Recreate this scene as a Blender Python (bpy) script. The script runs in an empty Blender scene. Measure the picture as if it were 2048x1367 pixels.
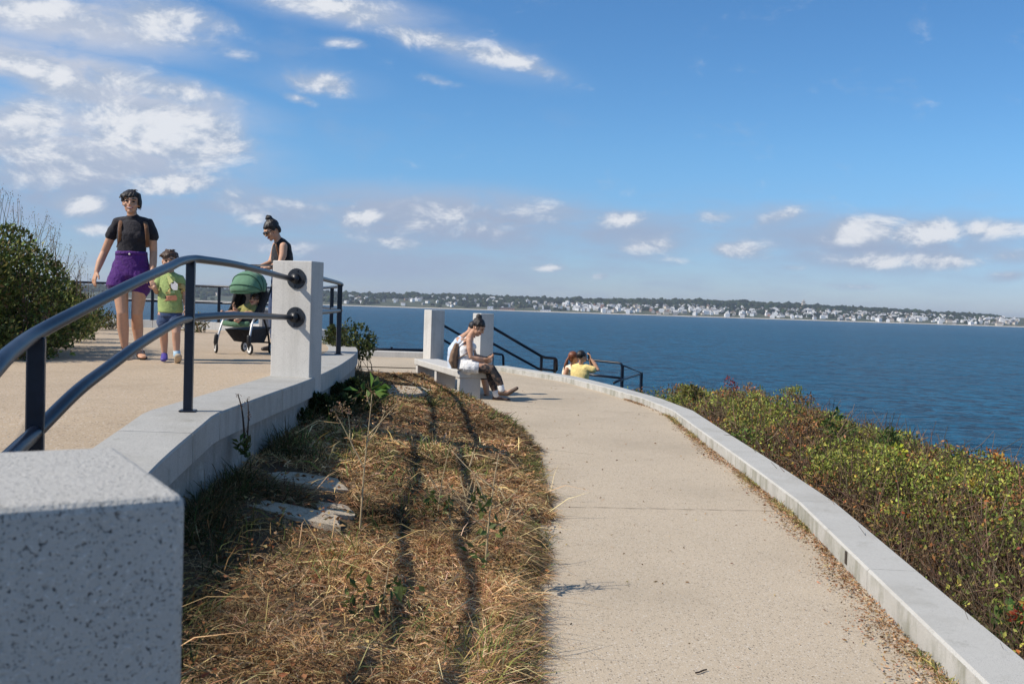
import bpy, bmesh, math, random
import numpy as np
from mathutils import Vector, Matrix
from mathutils.bvhtree import BVHTree
random.seed(7); RNG = np.random.default_rng(7)
S = bpy.context.scene
COL = S.collection
RAD = math.radians

# ---------------------------------------------------------------- camera
# the photographer stands on the path, eye 1.55 m above it, 35 mm lens, looking slightly down, tilted 1.8 degrees
FOC = 2000.0
PITCH = math.atan(70.5 / FOC); ROLL = RAD(1.82); EYE = Vector((0, 0, 1.55))
_f = Vector((0, math.cos(PITCH), -math.sin(PITCH))); _u0 = Vector((0, math.sin(PITCH), math.cos(PITCH))); _r0 = Vector((1, 0, 0))
_r = _r0 * math.cos(ROLL) + _u0 * math.sin(ROLL); _u = _u0 * math.cos(ROLL) - _r0 * math.sin(ROLL)
def ray(x, y): return _f + _r * ((x - 1024) / FOC) - _u * ((y - 683.5) / FOC)
def at(x, y, Y):                                   # the point seen at photo pixel (x, y), Y metres away
    d = ray(x, y); return EYE + d * (Y / d.y)
cam = bpy.data.cameras.new('camera'); camo = bpy.data.objects.new('camera', cam); COL.objects.link(camo)
camo.matrix_world = Matrix((( _r.x, _u.x, -_f.x, EYE.x), (_r.y, _u.y, -_f.y, EYE.y), (_r.z, _u.z, -_f.z, EYE.z), (0, 0, 0, 1)))
cam.sensor_width = 36; cam.lens = 36 * FOC / 2048; cam.clip_start = .05; cam.clip_end = 40000
cam.dof.use_dof = True; cam.dof.focus_distance = 9.0; cam.dof.aperture_fstop = 10
S.camera = camo

# ---------------------------------------------------------------- object helpers
def tag(o, label=None, cat=None, group=None, kind=None):
    if label: o['label'] = label
    if cat: o['category'] = cat
    if group: o['group'] = group
    if kind: o['kind'] = kind
    return o
def thing(name, label, cat, loc=(0, 0, 0), rz=0, group=None):
    o = bpy.data.objects.new(name, None); COL.objects.link(o)
    o.location = loc; o.rotation_euler = (0, 0, rz); o.empty_display_size = .1
    return tag(o, label, cat, group)
def link(name, me, m, parent=None, world=True):
    """one mesh object; with a parent, geometry given in world space is moved into the parent's space"""
    o = bpy.data.objects.new(name, me); COL.objects.link(o)
    if m is not None and not me.materials:
        for x in (m if isinstance(m, (list, tuple)) else [m]): me.materials.append(x)
    if parent is not None:
        o.parent = parent
        if world:
            top = parent; mw = Matrix.Identity(4)
            chain = []
            while top is not None: chain.append(top); top = top.parent
            for t in reversed(chain): mw = mw @ Matrix.LocRotScale(t.location, t.rotation_euler, t.scale)
            me.transform(mw.inverted())
    return o
def mesh_np(name, V, F, cols=None, smooth=False, uv=None):
    """V (n,3) array, F (m,k) int array with constant k (or list of arrays)"""
    me = bpy.data.meshes.new(name)
    V = np.asarray(V, dtype=np.float32); Fs = F if isinstance(F, list) else [F]
    Fs = [np.asarray(f, dtype=np.int32) for f in Fs if len(f)]
    me.vertices.add(len(V)); me.vertices.foreach_set('co', V.ravel())
    li = np.concatenate([f.ravel() for f in Fs]); tot = np.concatenate([np.full(len(f), f.shape[1], np.int32) for f in Fs])
    st = np.concatenate([[0], np.cumsum(tot)[:-1]]).astype(np.int32)
    me.loops.add(len(li)); me.loops.foreach_set('vertex_index', li)
    me.polygons.add(len(tot)); me.polygons.foreach_set('loop_start', st); me.polygons.foreach_set('loop_total', tot)
    if smooth: me.polygons.foreach_set('use_smooth', np.ones(len(tot), bool))
    if cols is not None:
        a = me.color_attributes.new('col', 'FLOAT_COLOR', 'POINT')
        c = np.ones((len(V), 4), np.float32); c[:, :3] = np.asarray(cols)[:, :3]
        a.data.foreach_set('color', c.ravel())
    me.update(calc_edges=True); me.validate()
    return me

class Geo:
    """collects closed shapes into one mesh"""
    def __init__(s): s.V = []; s.F = []
    def add(s, V, F):
        b = len(s.V); s.V += [tuple(v) for v in V]; s.F += [tuple(i + b for i in f) for f in F]; return s
    def box(s, c, size, ax=None, bev=0.0, seg=2):
        bm = bmesh.new(); bmesh.ops.create_cube(bm, size=1.0)
        bmesh.ops.scale(bm, vec=size, verts=bm.verts)
        if bev: bmesh.ops.bevel(bm, geom=list(bm.edges), offset=bev, segments=seg, affect='EDGES', profile=.5)
        M = Matrix.Identity(3) if ax is None else ax
        bm.verts.index_update()
        V = [M @ v.co + Vector(c) for v in bm.verts]; F = [[v.index for v in f.verts] for f in bm.faces]
        bm.free(); return s.add(V, F)
    def loft(s, pts, ra, rb=None, side=None, n=14, cap=3):
        """elliptic cross-sections along a chain of points, rounded ends"""
        pts = [Vector(p) for p in pts]; N = len(pts)
        ra = [ra] * N if not hasattr(ra, '__len__') else list(ra); rb = ra if rb is None else ([rb] * N if not hasattr(rb, '__len__') else list(rb))
        T = []
        for i in range(N):
            a = pts[max(0, i - 1)]; b = pts[min(N - 1, i + 1)]; t = (b - a)
            T.append(t.normalized() if t.length > 1e-9 else Vector((0, 0, 1)))
        if side is None:
            t = T[0]; side = Vector((1, 0, 0)) if abs(t.x) < .8 else Vector((0, 1, 0))
        side = Vector(side); rings = []
        def frame(t):
            nonlocal side
            a = (side - t * side.dot(t))
            if a.length < 1e-4: a = t.orthogonal()
            a.normalize(); side = a; return a, t.cross(a).normalized()
        for i in range(N):
            a, b = frame(T[i])
            if i == 0:
                for k in range(cap, 0, -1):
                    th = k / cap * math.pi / 2 * .985; m = min(ra[0], rb[0])
                    rings.append((pts[0] - T[0] * m * math.sin(th), a, b, ra[0] * math.cos(th), rb[0] * math.cos(th)))
            rings.append((pts[i], a, b, ra[i], rb[i]))
            if i == N - 1:
                for k in range(1, cap + 1):
                    th = k / cap * math.pi / 2 * .985; m = min(ra[-1], rb[-1])
                    rings.append((pts[-1] + T[-1] * m * math.sin(th), a, b, ra[-1] * math.cos(th), rb[-1] * math.cos(th)))
        V = []; F = []
        for (p, a, b, x, y) in rings:
            for k in range(n):
                q = 2 * math.pi * k / n; V.append(p + a * (x * math.cos(q)) + b * (y * math.sin(q)))
        R = len(rings)
        for i in range(R - 1):
            for k in range(n):
                k2 = (k + 1) % n; F.append((i * n + k, i * n + k2, (i + 1) * n + k2, (i + 1) * n + k))
        F.append(tuple(range(n - 1, -1, -1))); F.append(tuple((R - 1) * n + k for k in range(n)))
        return s.add(V, F)
    def tube(s, pts, r, n=10):                                   # flat-ended tube
        return s.loft(pts, r, None, None, n, 0)
    def ell(s, c, r, ax=None, n=14):
        M = Matrix.Identity(3) if ax is None else ax
        V = []; F = []; m = n // 2
        for i in range(m + 1):
            th = math.pi * (i + .02) / (m + .04)
            for k in range(n):
                q = 2 * math.pi * k / n
                V.append(M @ Vector((r[0] * math.sin(th) * math.cos(q), r[1] * math.sin(th) * math.sin(q), r[2] * math.cos(th))) + Vector(c))
        for i in range(m):
            for k in range(n):
                k2 = (k + 1) % n; F.append((i * n + k, (i + 1) * n + k, (i + 1) * n + k2, i * n + k2))
        F.append(tuple(range(n))); F.append(tuple(m * n + k for k in range(n - 1, -1, -1)))
        return s.add(V, F)
    def mesh(s, name, smooth=False):
        me = bpy.data.meshes.new(name); me.from_pydata(s.V, [], s.F); me.validate(); me.update()
        bm = bmesh.new(); bm.from_mesh(me); bmesh.ops.recalc_face_normals(bm, faces=bm.faces); bm.to_mesh(me); bm.free()
        if smooth: me.polygons.foreach_set('use_smooth', np.ones(len(me.polygons), bool))
        return me
    def build(s, name, m, parent=None, smooth=False):
        return link(name, s.mesh(name, smooth), m, parent)
    def blend(s, name, m, parent=None, voxel=.006, it=5, world=True, fold=0.0):
        """all shapes grown together into one continuous smooth surface"""
        me = s.mesh('raw'); o = bpy.data.objects.new('raw', me); COL.objects.link(o)
        r = o.modifiers.new('r', 'REMESH'); r.mode = 'VOXEL'; r.voxel_size = voxel; r.adaptivity = 0
        q = o.modifiers.new('s', 'SMOOTH'); q.factor = .5; q.iterations = it
        dg = bpy.context.evaluated_depsgraph_get(); dg.update()
        out = bpy.data.meshes.new_from_object(o.evaluated_get(dg)); out.name = name
        out.polygons.foreach_set('use_smooth', np.ones(len(out.polygons), bool))
        bpy.data.objects.remove(o); bpy.data.meshes.remove(me)
        if fold:                                                    # soft creases in cloth
            n = len(out.vertices); co = np.empty(n * 3, np.float32); no = np.empty(n * 3, np.float32); out.vertices.foreach_get('co', co); out.vertices.foreach_get('normal', no)
            co = co.reshape(-1, 3); no = no.reshape(-1, 3); q = co * np.array([13, 13, 7.]) + np.stack([co[:, 2] * 9, -co[:, 2] * 7, co[:, 0] * 6], 1)
            r = 1 - np.abs(fbm(q, 2) * 2 - 1) * 2.2; w = fbm(co * 5 + 3, 2)
            co = co + no * ((r * .5 + w - .42) * fold)[:, None]; out.vertices.foreach_set('co', co.ravel().astype(np.float32)); out.update()
        return link(name, out, m, parent, world)
def smooth_path(pts, k=6):
    P = [Vector(p) for p in pts]; out = []
    for i in range(len(P) - 1):
        p0 = P[max(0, i - 1)]; p1 = P[i]; p2 = P[i + 1]; p3 = P[min(len(P) - 1, i + 2)]
        for j in range(k):
            t = j / k
            out.append(.5 * ((2 * p1) + (p2 - p0) * t + (2 * p0 - 5 * p1 + 4 * p2 - p3) * t * t + (3 * p1 - p0 - 3 * p2 + p3) * t ** 3))
    out.append(P[-1]); return out
def rotz(a): return Matrix.Rotation(a, 3, 'Z')

# ---------------------------------------------------------------- numpy noise
_tab = np.random.default_rng(3).random((64, 64, 64))
def vnoise(P):
    P = np.asarray(P, dtype=float); i = np.floor(P).astype(int); f = P - i; f = f * f * (3 - 2 * f)
    r = 0
    for dx in (0, 1):
        for dy in (0, 1):
            for dz in (0, 1):
                w = (f[:, 0] if dx else 1 - f[:, 0]) * (f[:, 1] if dy else 1 - f[:, 1]) * (f[:, 2] if dz else 1 - f[:, 2])
                r = r + w * _tab[(i[:, 0] + dx) % 64, (i[:, 1] + dy) % 64, (i[:, 2] + dz) % 64]
    return r
def fbm(P, o=3):
    P = np.asarray(P, dtype=float); r = 0; a = .5; n = 0
    for k in range(o): r = r + a * vnoise(P * 2 ** k + 17.3 * k); n += a; a *= .5
    return r / n
def n2(x, y, s=1.0, o=3, z=0.0):
    x = np.asarray(x, float).ravel(); y = np.asarray(y, float).ravel()
    return fbm(np.stack([x * s, y * s, np.full_like(x, z)], 1), o)

# ---------------------------------------------------------------- materials
class NT:
    def __init__(s, tree): s.t = tree; s.n = tree.nodes; s.l = tree.links
    def new(s, typ, **kw):
        x = s.n.new(typ)
        for k, v in kw.items():
            if k.startswith('i_'):
                key = k[2:]; key = int(key) if key.isdigit() else key
                x.inputs[key].default_value = v
            else: setattr(x, k, v)
        return x
    def link(s, a, b): s.l.new(a, b)
    def math(s, op, a, b=None, c=None, clamp=False):
        x = s.new('ShaderNodeMath', operation=op, use_clamp=clamp)
        for i, v in enumerate((a, b, c)):
            if v is None: continue
            if isinstance(v, (int, float)): x.inputs[i].default_value = v
            else: s.link(v, x.inputs[i])
        return x.outputs[0]
    def mix(s, fac, a, b, blend='MIX'):
        x = s.new('ShaderNodeMix', data_type='RGBA', blend_type=blend)
        for sock, v in ((x.inputs[0], fac), (x.inputs[6], a), (x.inputs[7], b)):
            if isinstance(v, (int, float)): sock.default_value = v
            elif isinstance(v, (tuple, list)): sock.default_value = (*v[:3], 1)
            else: s.link(v, sock)
        return x.outputs[2]
    def ramp(s, fac, stops, interp='LINEAR'):
        x = s.new('ShaderNodeValToRGB'); x.color_ramp.interpolation = interp
        e = x.color_ramp.elements
        while len(e) < len(stops): e.new(.5)
        for i, (p, c) in enumerate(stops):
            e[i].position = p; e[i].color = (*c, 1) if hasattr(c, '__len__') else (c, c, c, 1)
        s.link(fac, x.inputs[0]); return x.outputs[0]
    def maprange(s, v, a, b, c=0.0, d=1.0, smooth=True):
        x = s.new('ShaderNodeMapRange', interpolation_type='SMOOTHSTEP' if smooth else 'LINEAR')
        s.link(v, x.inputs[0])
        for i, q in enumerate((a, b, c, d)): x.inputs[i + 1].default_value = q
        return x.outputs[0]
    def noise(s, vec, scale, detail=3, rough=.55, dist=0.0):
        x = s.new('ShaderNodeTexNoise'); x.inputs['Scale'].default_value = scale; x.inputs['Detail'].default_value = detail
        x.inputs['Roughness'].default_value = rough; x.inputs['Distortion'].default_value = dist
        s.link(vec, x.inputs['Vector']); return x.outputs['Fac']
    def voro(s, vec, scale, feature='F1', out='Distance'):
        x = s.new('ShaderNodeTexVoronoi', feature=feature); x.inputs['Scale'].default_value = scale
        s.link(vec, x.inputs['Vector']); return x.outputs[out]
    def bump(s, h, strength, dist, nrm=None):
        x = s.new('ShaderNodeBump'); x.inputs['Strength'].default_value = strength; x.inputs['Distance'].default_value = dist
        s.link(h, x.inputs['Height'])
        if nrm is not None: s.link(nrm, x.inputs['Normal'])
        return x.outputs[0]
    def scalev(s, vec, sc):
        x = s.new('ShaderNodeVectorMath', operation='MULTIPLY'); s.link(vec, x.inputs[0]); x.inputs[1].default_value = sc
        return x.outputs[0]
def newmat(name):
    m = bpy.data.materials.new(name); m.use_nodes = True
    t = NT(m.node_tree); b = t.n['Principled BSDF']
    pos = t.new('ShaderNodeNewGeometry').outputs['Position']
    obj = t.new('ShaderNodeTexCoord').outputs['Object']
    return m, t, b, pos, obj
def plain(name, col, rough=.6, var=.12, scale=30, spec=.5, bump=0.0, bscale=60, bdist=.004, metal=0.0, coat=0.0, sss=0.0):
    m, t, b, pos, obj = newmat(name)
    nz = t.noise(pos, scale, 3)
    k = t.maprange(nz, .3, .7, 1 - var, 1 + var, False)
    cc = t.new('ShaderNodeVectorMath', operation='SCALE'); cc.inputs[0].default_value = col; t.link(k, cc.inputs['Scale'])
    t.link(cc.outputs[0], b.inputs['Base Color'])
    b.inputs['Roughness'].default_value = rough; b.inputs['Specular IOR Level'].default_value = spec
    b.inputs['Metallic'].default_value = metal; b.inputs['Coat Weight'].default_value = coat
    if sss: b.inputs['Subsurface Weight'].default_value = sss; b.inputs['Subsurface Radius'].default_value = (.01, .004, .002)
    if bump: t.link(t.bump(t.noise(pos, bscale, 4), bump, bdist), b.inputs['Normal'])
    return m
def vcol(name, rough=.7, trans=.25, spec=.25, gain=1.0):
    """colour per leaf or blade from the mesh, some light passes through"""
    m, t, b, pos, obj = newmat(name)
    a = t.new('ShaderNodeAttribute', attribute_name='col').outputs['Color']
    if gain != 1: a = t.mix(1.0, a, (gain,) * 3, 'MULTIPLY')
    t.link(a, b.inputs['Base Color']); b.inputs['Roughness'].default_value = rough; b.inputs['Specular IOR Level'].default_value = spec
    if trans:
        tr = t.new('ShaderNodeBsdfTranslucent'); t.link(a, tr.inputs['Color'])
        mx = t.new('ShaderNodeMixShader'); mx.inputs[0].default_value = trans
        t.link(b.outputs[0], mx.inputs[1]); t.link(tr.outputs[0], mx.inputs[2])
        t.link(mx.outputs[0], t.n['Material Output'].inputs['Surface'])
    return m
def granite(name, base=(.47, .475, .48), grain=170, contrast=1.0, bump=.25, bdist=.002, stain=.25):
    m, t, b, pos, obj = newmat(name)
    n1 = t.noise(pos, grain, 3, .75); v1 = t.voro(pos, grain * .85); big = t.noise(pos, 2.2, 4, .6); mid = t.noise(pos, 14, 3, .6)
    dark = t.maprange(n1, .30, .42, 1, 0)
    lite = t.maprange(n1, .58, .72, 0, 1)
    c = t.mix(t.math('MULTIPLY', dark, .62 * contrast), base, (.10, .105, .11))
    c = t.mix(t.math('MULTIPLY', lite, .5 * contrast), c, (.78, .77, .74))
    pit = t.maprange(t.noise(t.scalev(pos, (1, 1, 1.15)), grain * 1.3, 3, .66, .2), .60, .66, 0, 1)
    c = t.mix(t.math('MULTIPLY', pit, .75 * contrast), c, (.06, .06, .065))
    c = t.mix(t.math('MULTIPLY', t.maprange(big, .45, .75), stain), c, (.27, .25, .21))
    c = t.mix(t.math('MULTIPLY', t.maprange(mid, .5, .8), stain * .6), c, (.62, .60, .55))
    ns = t.new('ShaderNodeSeparateXYZ'); t.link(t.new('ShaderNodeNewGeometry').outputs['True Normal'], ns.inputs[0])
    side = t.maprange(t.math('ABSOLUTE', ns.outputs[2]), .3, .7, 1, 0)
    run = t.math('MULTIPLY', side, t.maprange(t.noise(t.scalev(pos, (11, 11, .9)), 1.0, 5, .65), .46, .72))      # rain streaks down the upright faces
    c = t.mix(t.math('MULTIPLY', run, min(.5, stain * .9)), c, (.17, .16, .135))
    c = t.mix(t.math('MULTIPLY', t.maprange(t.noise(pos, 6.5, 6, .7), .56, .70), stain), c, (.22, .21, .17))   # lichen and grime
    t.link(c, b.inputs['Base Color']); b.inputs['Roughness'].default_value = .8; b.inputs['Specular IOR Level'].default_value = .2
    h = t.math('SUBTRACT', n1, t.math('MULTIPLY', pit, .6))
    t.link(t.bump(h, bump, bdist), b.inputs['Normal'])
    return m
def concrete(name, base, bits=(.17, .14, .11), grit=95, stain=.42):
    """exposed-aggregate paving: sandy matrix with light and dark stone chips, faint stains and hairline cracks"""
    m, t, b, pos, obj = newmat(name)
    v = t.voro(pos, grit, 'F1', 'Color'); r = t.new('ShaderNodeSeparateColor'); t.link(v, r.inputs[0])
    d = t.voro(pos, grit)
    chip = t.maprange(d, .35, .5, 1, 0)
    dark = t.math('MULTIPLY', chip, t.maprange(r.outputs[0], .74, .80, 0, 1))
    lite = t.math('MULTIPLY', chip, t.maprange(r.outputs[1], .72, .80, 0, 1))
    big = t.noise(pos, .55, 5, .62); mid = t.noise(pos, 3.5, 4, .6); fine = t.noise(pos, 240, 2)
    c = t.mix(t.maprange(fine, .3, .7), tuple(x * .82 for x in base), tuple(x * 1.14 for x in base))
    c = t.mix(t.math('MULTIPLY', dark, .8), c, bits)
    c = t.mix(t.math('MULTIPLY', lite, .55), c, (.72, .66, .58))
    c = t.mix(t.math('MULTIPLY', t.maprange(big, .42, .70), stain), c, tuple(x * .62 for x in base))
    c = t.mix(t.math('MULTIPLY', t.maprange(mid, .55, .78), stain * .5), c, tuple(min(1, x * 1.2) for x in base))
    cr = t.voro(t.mix(.09, pos, t.new('ShaderNodeTexNoise').outputs['Color']), .33, 'DISTANCE_TO_EDGE')
    crack = t.math('MULTIPLY', t.maprange(cr, .0, .006, 1, 0), t.maprange(t.noise(pos, .8, 2), .5, .58))
    c = t.mix(t.math('MULTIPLY', crack, .35), c, (.12, .10, .08))
    t.link(c, b.inputs['Base Color']); b.inputs['Roughness'].default_value = .85; b.inputs['Specular IOR Level'].default_value = .25
    h = t.math('ADD', t.math('MULTIPLY', chip, .5), t.math('MULTIPLY', fine, .6))
    t.link(t.bump(h, .35, .003), b.inputs['Normal'])
    return m

# ---------------------------------------------------------------- vegetation helpers
def leaf_mesh(P, D, L, W, C, fold=.25):
    """diamond leaves: base points P, directions D, length L, width W, colours C"""
    n = len(P); D = D / (np.linalg.norm(D, axis=1, keepdims=True) + 1e-9)
    R = RNG.normal(size=(n, 3)); Sd = np.cross(D, R); Sd /= np.linalg.norm(Sd, axis=1, keepdims=True) + 1e-9
    N = np.cross(D, Sd); L = np.asarray(L)[:, None]; W = np.asarray(W)[:, None]
    mid = P + D * L * .5
    V = np.stack([P, mid + Sd * W * .5 + N * W * fold, P + D * L, mid - Sd * W * .5 + N * W * fold], 1).reshape(-1, 3)
    b = np.arange(n)[:, None] * 4
    F = np.concatenate([b + [0, 1, 2], b + [0, 2, 3]])
    return V, F, np.repeat(C, 4, 0)
def stem_mesh(P0, P1, P2, r0, r1, C, n=3):
    """thin three-sided bent stems through three points"""
    m = len(P0); D = P2 - P0; D /= np.linalg.norm(D, axis=1, keepdims=True) + 1e-9
    R = RNG.normal(size=(m, 3)); A = np.cross(D, R); A /= np.linalg.norm(A, axis=1, keepdims=True) + 1e-9; B = np.cross(D, A)
    r0 = np.broadcast_to(r0, (m,)); r1 = np.broadcast_to(r1, (m,)); rings = []
    for P, r in ((P0, r0), (P1, (r0 + r1) / 2), (P2, r1)):
        for k in range(n):
            q = 2 * math.pi * k / n; rings.append(P + (A * math.cos(q) + B * math.sin(q)) * r[:, None])
    V = np.stack(rings, 1).reshape(-1, 3); b = np.arange(m)[:, None] * (3 * n); F = []
    for i in range(2):
        for k in range(n):
            k2 = (k + 1) % n; F.append(b + [i * n + k, i * n + k2, (i + 1) * n + k2, (i + 1) * n + k])
    return V, np.concatenate(F), np.repeat(C, 3 * n, 0)
def blade_mesh(P, D, L, W, C, droop):
    """grass blades: two-segment ribbons"""
    n = len(P); D = D / (np.linalg.norm(D, axis=1, keepdims=True) + 1e-9); L = np.asarray(L)[:, None]; W = np.asarray(W)[:, None]
    R = RNG.normal(size=(n, 3)) * .5 + np.array([0, 0, 1.]); Sd = np.cross(D, R); Sd /= np.linalg.norm(Sd, axis=1, keepdims=True) + 1e-9
    M = P + D * L * .5; T = P + D * L; T = T + np.array([0, 0, -1.]) * (L * np.asarray(droop)[:, None]); M = M + np.array([0, 0, -1.]) * (L * np.asarray(droop)[:, None] * .2)
    V = np.stack([P - Sd * W * .5, P + Sd * W * .5, M - Sd * W * .45, M + Sd * W * .45, T - Sd * W * .12, T + Sd * W * .12], 1).reshape(-1, 3)
    b = np.arange(n)[:, None] * 6
    F = np.concatenate([b + [0, 1, 3, 2], b + [2, 3, 5, 4]])
    return V, F, np.repeat(C, 6, 0)
def join_np(parts):
    Vs = []; Fs = []; Cs = []; o = 0
    for V, F, C in parts:
        Vs.append(V); Fs.append(F + o); Cs.append(C); o += len(V)
    return np.concatenate(Vs), Fs, np.concatenate(Cs)
def palette(n, cols, w, var=.25):
    cols = np.array(cols); w = np.array(w, float); w /= w.sum()
    c = cols[RNG.choice(len(cols), n, p=w)]
    return np.clip(c * (1 + RNG.normal(size=(n, 1)) * var) * (1 + RNG.normal(size=(n, 3)) * .08), .004, 1)
# ================================================================ light and sky
SUN_EL, SUN_ROT = RAD(43), RAD(252)
sv = Vector((math.cos(SUN_EL) * math.sin(SUN_ROT), math.cos(SUN_EL) * math.cos(SUN_ROT), math.sin(SUN_EL)))
sl = bpy.data.lights.new('sun', 'SUN'); sl.energy = 4.6; sl.angle = RAD(.53); sl.color = (1.0, .92, .80)
so = bpy.data.objects.new('sun', sl); COL.objects.link(so); so.rotation_euler = (-sv).to_track_quat('-Z', 'Y').to_euler()
W = bpy.data.worlds.new("World"); S.world = W; W.use_nodes = True
def build_sky():
    t = NT(W.node_tree); bg = t.n['Background']
    sky = t.new('ShaderNodeTexSky', sky_type='NISHITA'); sky.sun_disc = False; sky.sun_elevation = SUN_EL; sky.sun_rotation = SUN_ROT
    sky.altitude = 10; sky.air_density = 1.0; sky.dust_density = .0; sky.ozone_density = 4.0
    sat = t.new('ShaderNodeHueSaturation'); gz = t.new('ShaderNodeSeparateXYZ'); t.link(t.new('ShaderNodeTexCoord').outputs['Generated'], gz.inputs[0]); sat.inputs['Saturation'].default_value = SKY_SAT; sat.inputs['Value'].default_value = 1.0
    t.link(t.mix(1.0, sky.outputs[0], t.mix(t.maprange(gz.outputs[2], .36, .62), t.mix(t.maprange(gz.outputs[2], -.02, .17), (.56, .635, .92), SKY_TINT), (1.22, 1.14, 1.02)), 'MULTIPLY'), sat.inputs['Color'])  # sky above the view made paler and brighter to soften blue shade
    g = t.new('ShaderNodeTexCoord').outputs['Generated']
    nv = t.new('ShaderNodeVectorMath', operation='NORMALIZE'); t.link(g, nv.inputs[0])
    sp = t.new('ShaderNodeSeparateXYZ'); t.link(nv.outputs[0], sp.inputs[0])
    az = t.math('ARCTAN2', sp.outputs[0], sp.outputs[1]); el = t.math('ARCSINE', sp.outputs[2])
    cv = t.new('ShaderNodeCombineXYZ'); t.link(az, cv.inputs[0]); t.link(el, cv.inputs[1]); q = cv.outputs[0]
    # clouds: (x, y, rx, ry, tilt, strength) laid out by bearing and height above the horizon
    CL = [(60, 25, 190, 50, 0, .75), (330, 35, 150, 50, .05, .7), (350, 78, 120, 24, .05, .6), (480, 110, 70, 20, -.15, .5),
          (660, 12, 210, 36, -.05, .8), (860, 78, 130, 28, -.12, .85), (1010, 118, 120, 26, -.2, .95), (690, 85, 60, 14, 0, .5), (640, 165, 95, 30, -.05, .8), (590, 195, 60, 12, -.2, .5), (870, 160, 90, 12, -.1, .3),
          (90, 150, 170, 42, -.2, .85), (300, 170, 190, 38, -.1, .85), (225, 205, 60, 26, .25, .6),
          (340, 262, 175, 66, -.03, 1.35), (250, 285, 120, 45, 0, .9), (55, 245, 75, 52, .2, 1.0), (120, 310, 300, 60, 0, .72), (60, 350, 220, 40, 0, .6),
          (335, 370, 95, 28, .18, 1.15), (155, 408, 62, 28, 0, 1.2), (200, 460, 60, 16, .05, .7), (475, 388, 60, 26, .1, .55), (730, 436, 58, 22, .25, 1.15), (520, 437, 45, 24, .2, .8),
          (800, 486, 60, 17, -.08, .8), (860, 440, 290, 52, .02, .55), (560, 410, 220, 34, 0, .5), (540, 495, 150, 20, 0, .5), (1080, 425, 120, 34, .05, .6),
          (1250, 438, 62, 24, .12, .85), (1290, 490, 80, 25, .1, .7), (1470, 498, 88, 24, .05, .95), (1570, 428, 62, 20, .3, .9), (1430, 433, 60, 18, 0, .5),
          (1725, 462, 95, 36, .08, 1.25), (1840, 466, 110, 28, .05, 1.05), (1985, 462, 90, 24, 0, .8), (1730, 522, 110, 25, .05, .95), (1880, 522, 90, 23, .05, .9),
          (2030, 510, 70, 20, .05, .9), (2015, 552, 48, 14, .15, .8), (1100, 535, 48, 12, .08, .8), (1205, 552, 26, 11, .1, .75), (1590, 535, 40, 10, 0, .5), (1700, 572, 80, 9, 0, .4), (1330, 520, 60, 9, 0, .35)]
    tot = None; wash = None
    for (x, y, rx, ry, tilt, st) in CL:
        d = ray(x, y).normalized()
        mp = t.new('ShaderNodeMapping', vector_type='TEXTURE')
        mp.inputs['Location'].default_value = (math.atan2(d.x, d.y), math.asin(d.z), 0); mp.inputs['Rotation'].default_value = (0, 0, tilt - ROLL)
        mp.inputs['Scale'].default_value = (rx / FOC, ry / FOC, 1); t.link(q, mp.inputs['Vector'])
        ln = t.new('ShaderNodeVectorMath', operation='LENGTH'); t.link(mp.outputs[0], ln.inputs[0])
        v = t.math('MULTIPLY', t.maprange(ln.outputs['Value'], 0.0, 1.35, 1, 0), st)
        tot = v if tot is None else t.math('MAXIMUM', tot, v)
    soft = None                                    # broad thin sheets of cloud
    for (x, y, rx, ry, tilt, st) in [(140, 300, 430, 130, 0, .66), (60, 380, 300, 90, 0, .55), (190, 165, 360, 66, -.12, .74), (130, 35, 330, 80, 0, .62), (680, 15, 300, 45, -.05, .36), (930, 100, 260, 50, -.2, .16), (880, 440, 460, 80, .02, .66), (700, 520, 500, 55, 0, .5), (560, 420, 300, 60, 0, .5), (480, 500, 380, 50, 0, .45), (300, 430, 300, 70, 0, .45), (1250, 470, 220, 60, .03, .5), (1760, 490, 380, 70, .02, .55), (1540, 440, 160, 40, .1, .4), (640, 165, 150, 40, 0, .10)]:
        d = ray(x, y).normalized()
        mp = t.new('ShaderNodeMapping', vector_type='TEXTURE')
        mp.inputs['Location'].default_value = (math.atan2(d.x, d.y), math.asin(d.z), 0); mp.inputs['Rotation'].default_value = (0, 0, tilt - ROLL)
        mp.inputs['Scale'].default_value = (rx / FOC, ry / FOC, 1); t.link(q, mp.inputs['Vector'])
        ln = t.new('ShaderNodeVectorMath', operation='LENGTH'); t.link(mp.outputs[0], ln.inputs[0])
        v = t.math('MULTIPLY', t.maprange(ln.outputs['Value'], 0.15, 1.15, 1, 0), st * 1.75)
        soft = v if soft is None else t.math('MAXIMUM', soft, v)
    soft = t.math('MULTIPLY', soft, t.maprange(t.noise(t.scalev(q, (1, 2.6, 1)), 11, 6, .6, .3), .28, .58, .30, 1.0), clamp=True)
    qs = t.scalev(q, (1.0, 1.75, 1.0))
    def field(off):
        a = t.new('ShaderNodeVectorMath', operation='ADD'); t.link(qs, a.inputs[0]); a.inputs[1].default_value = off
        return t.noise(a.outputs[0], 15, 10, .64, .3)
    n1 = field((0, 0, 0)); n3 = field((.008, -.014, 0))
    cov = t.math('ADD', tot, t.math('MULTIPLY', t.math('SUBTRACT', n1, .5), 1.75))
    dens = t.math('MULTIPLY', t.maprange(cov, .10, .88), .95)
    # thin veil of distant cloud low over the water
    low = t.math('MULTIPLY', t.maprange(el, .005, .05, .6, 1), t.maprange(el, .08, .135, 1, 0))
    streak = t.maprange(t.noise(t.scalev(q, (1, 4.5, 1)), 13, 5, .6), .38, .70)
    veil = t.math('MULTIPLY', t.math('MULTIPLY', low, streak), .6)
    veil = t.math('MULTIPLY', veil, t.maprange(az, -.1, .5, 1.0, .45))
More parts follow.
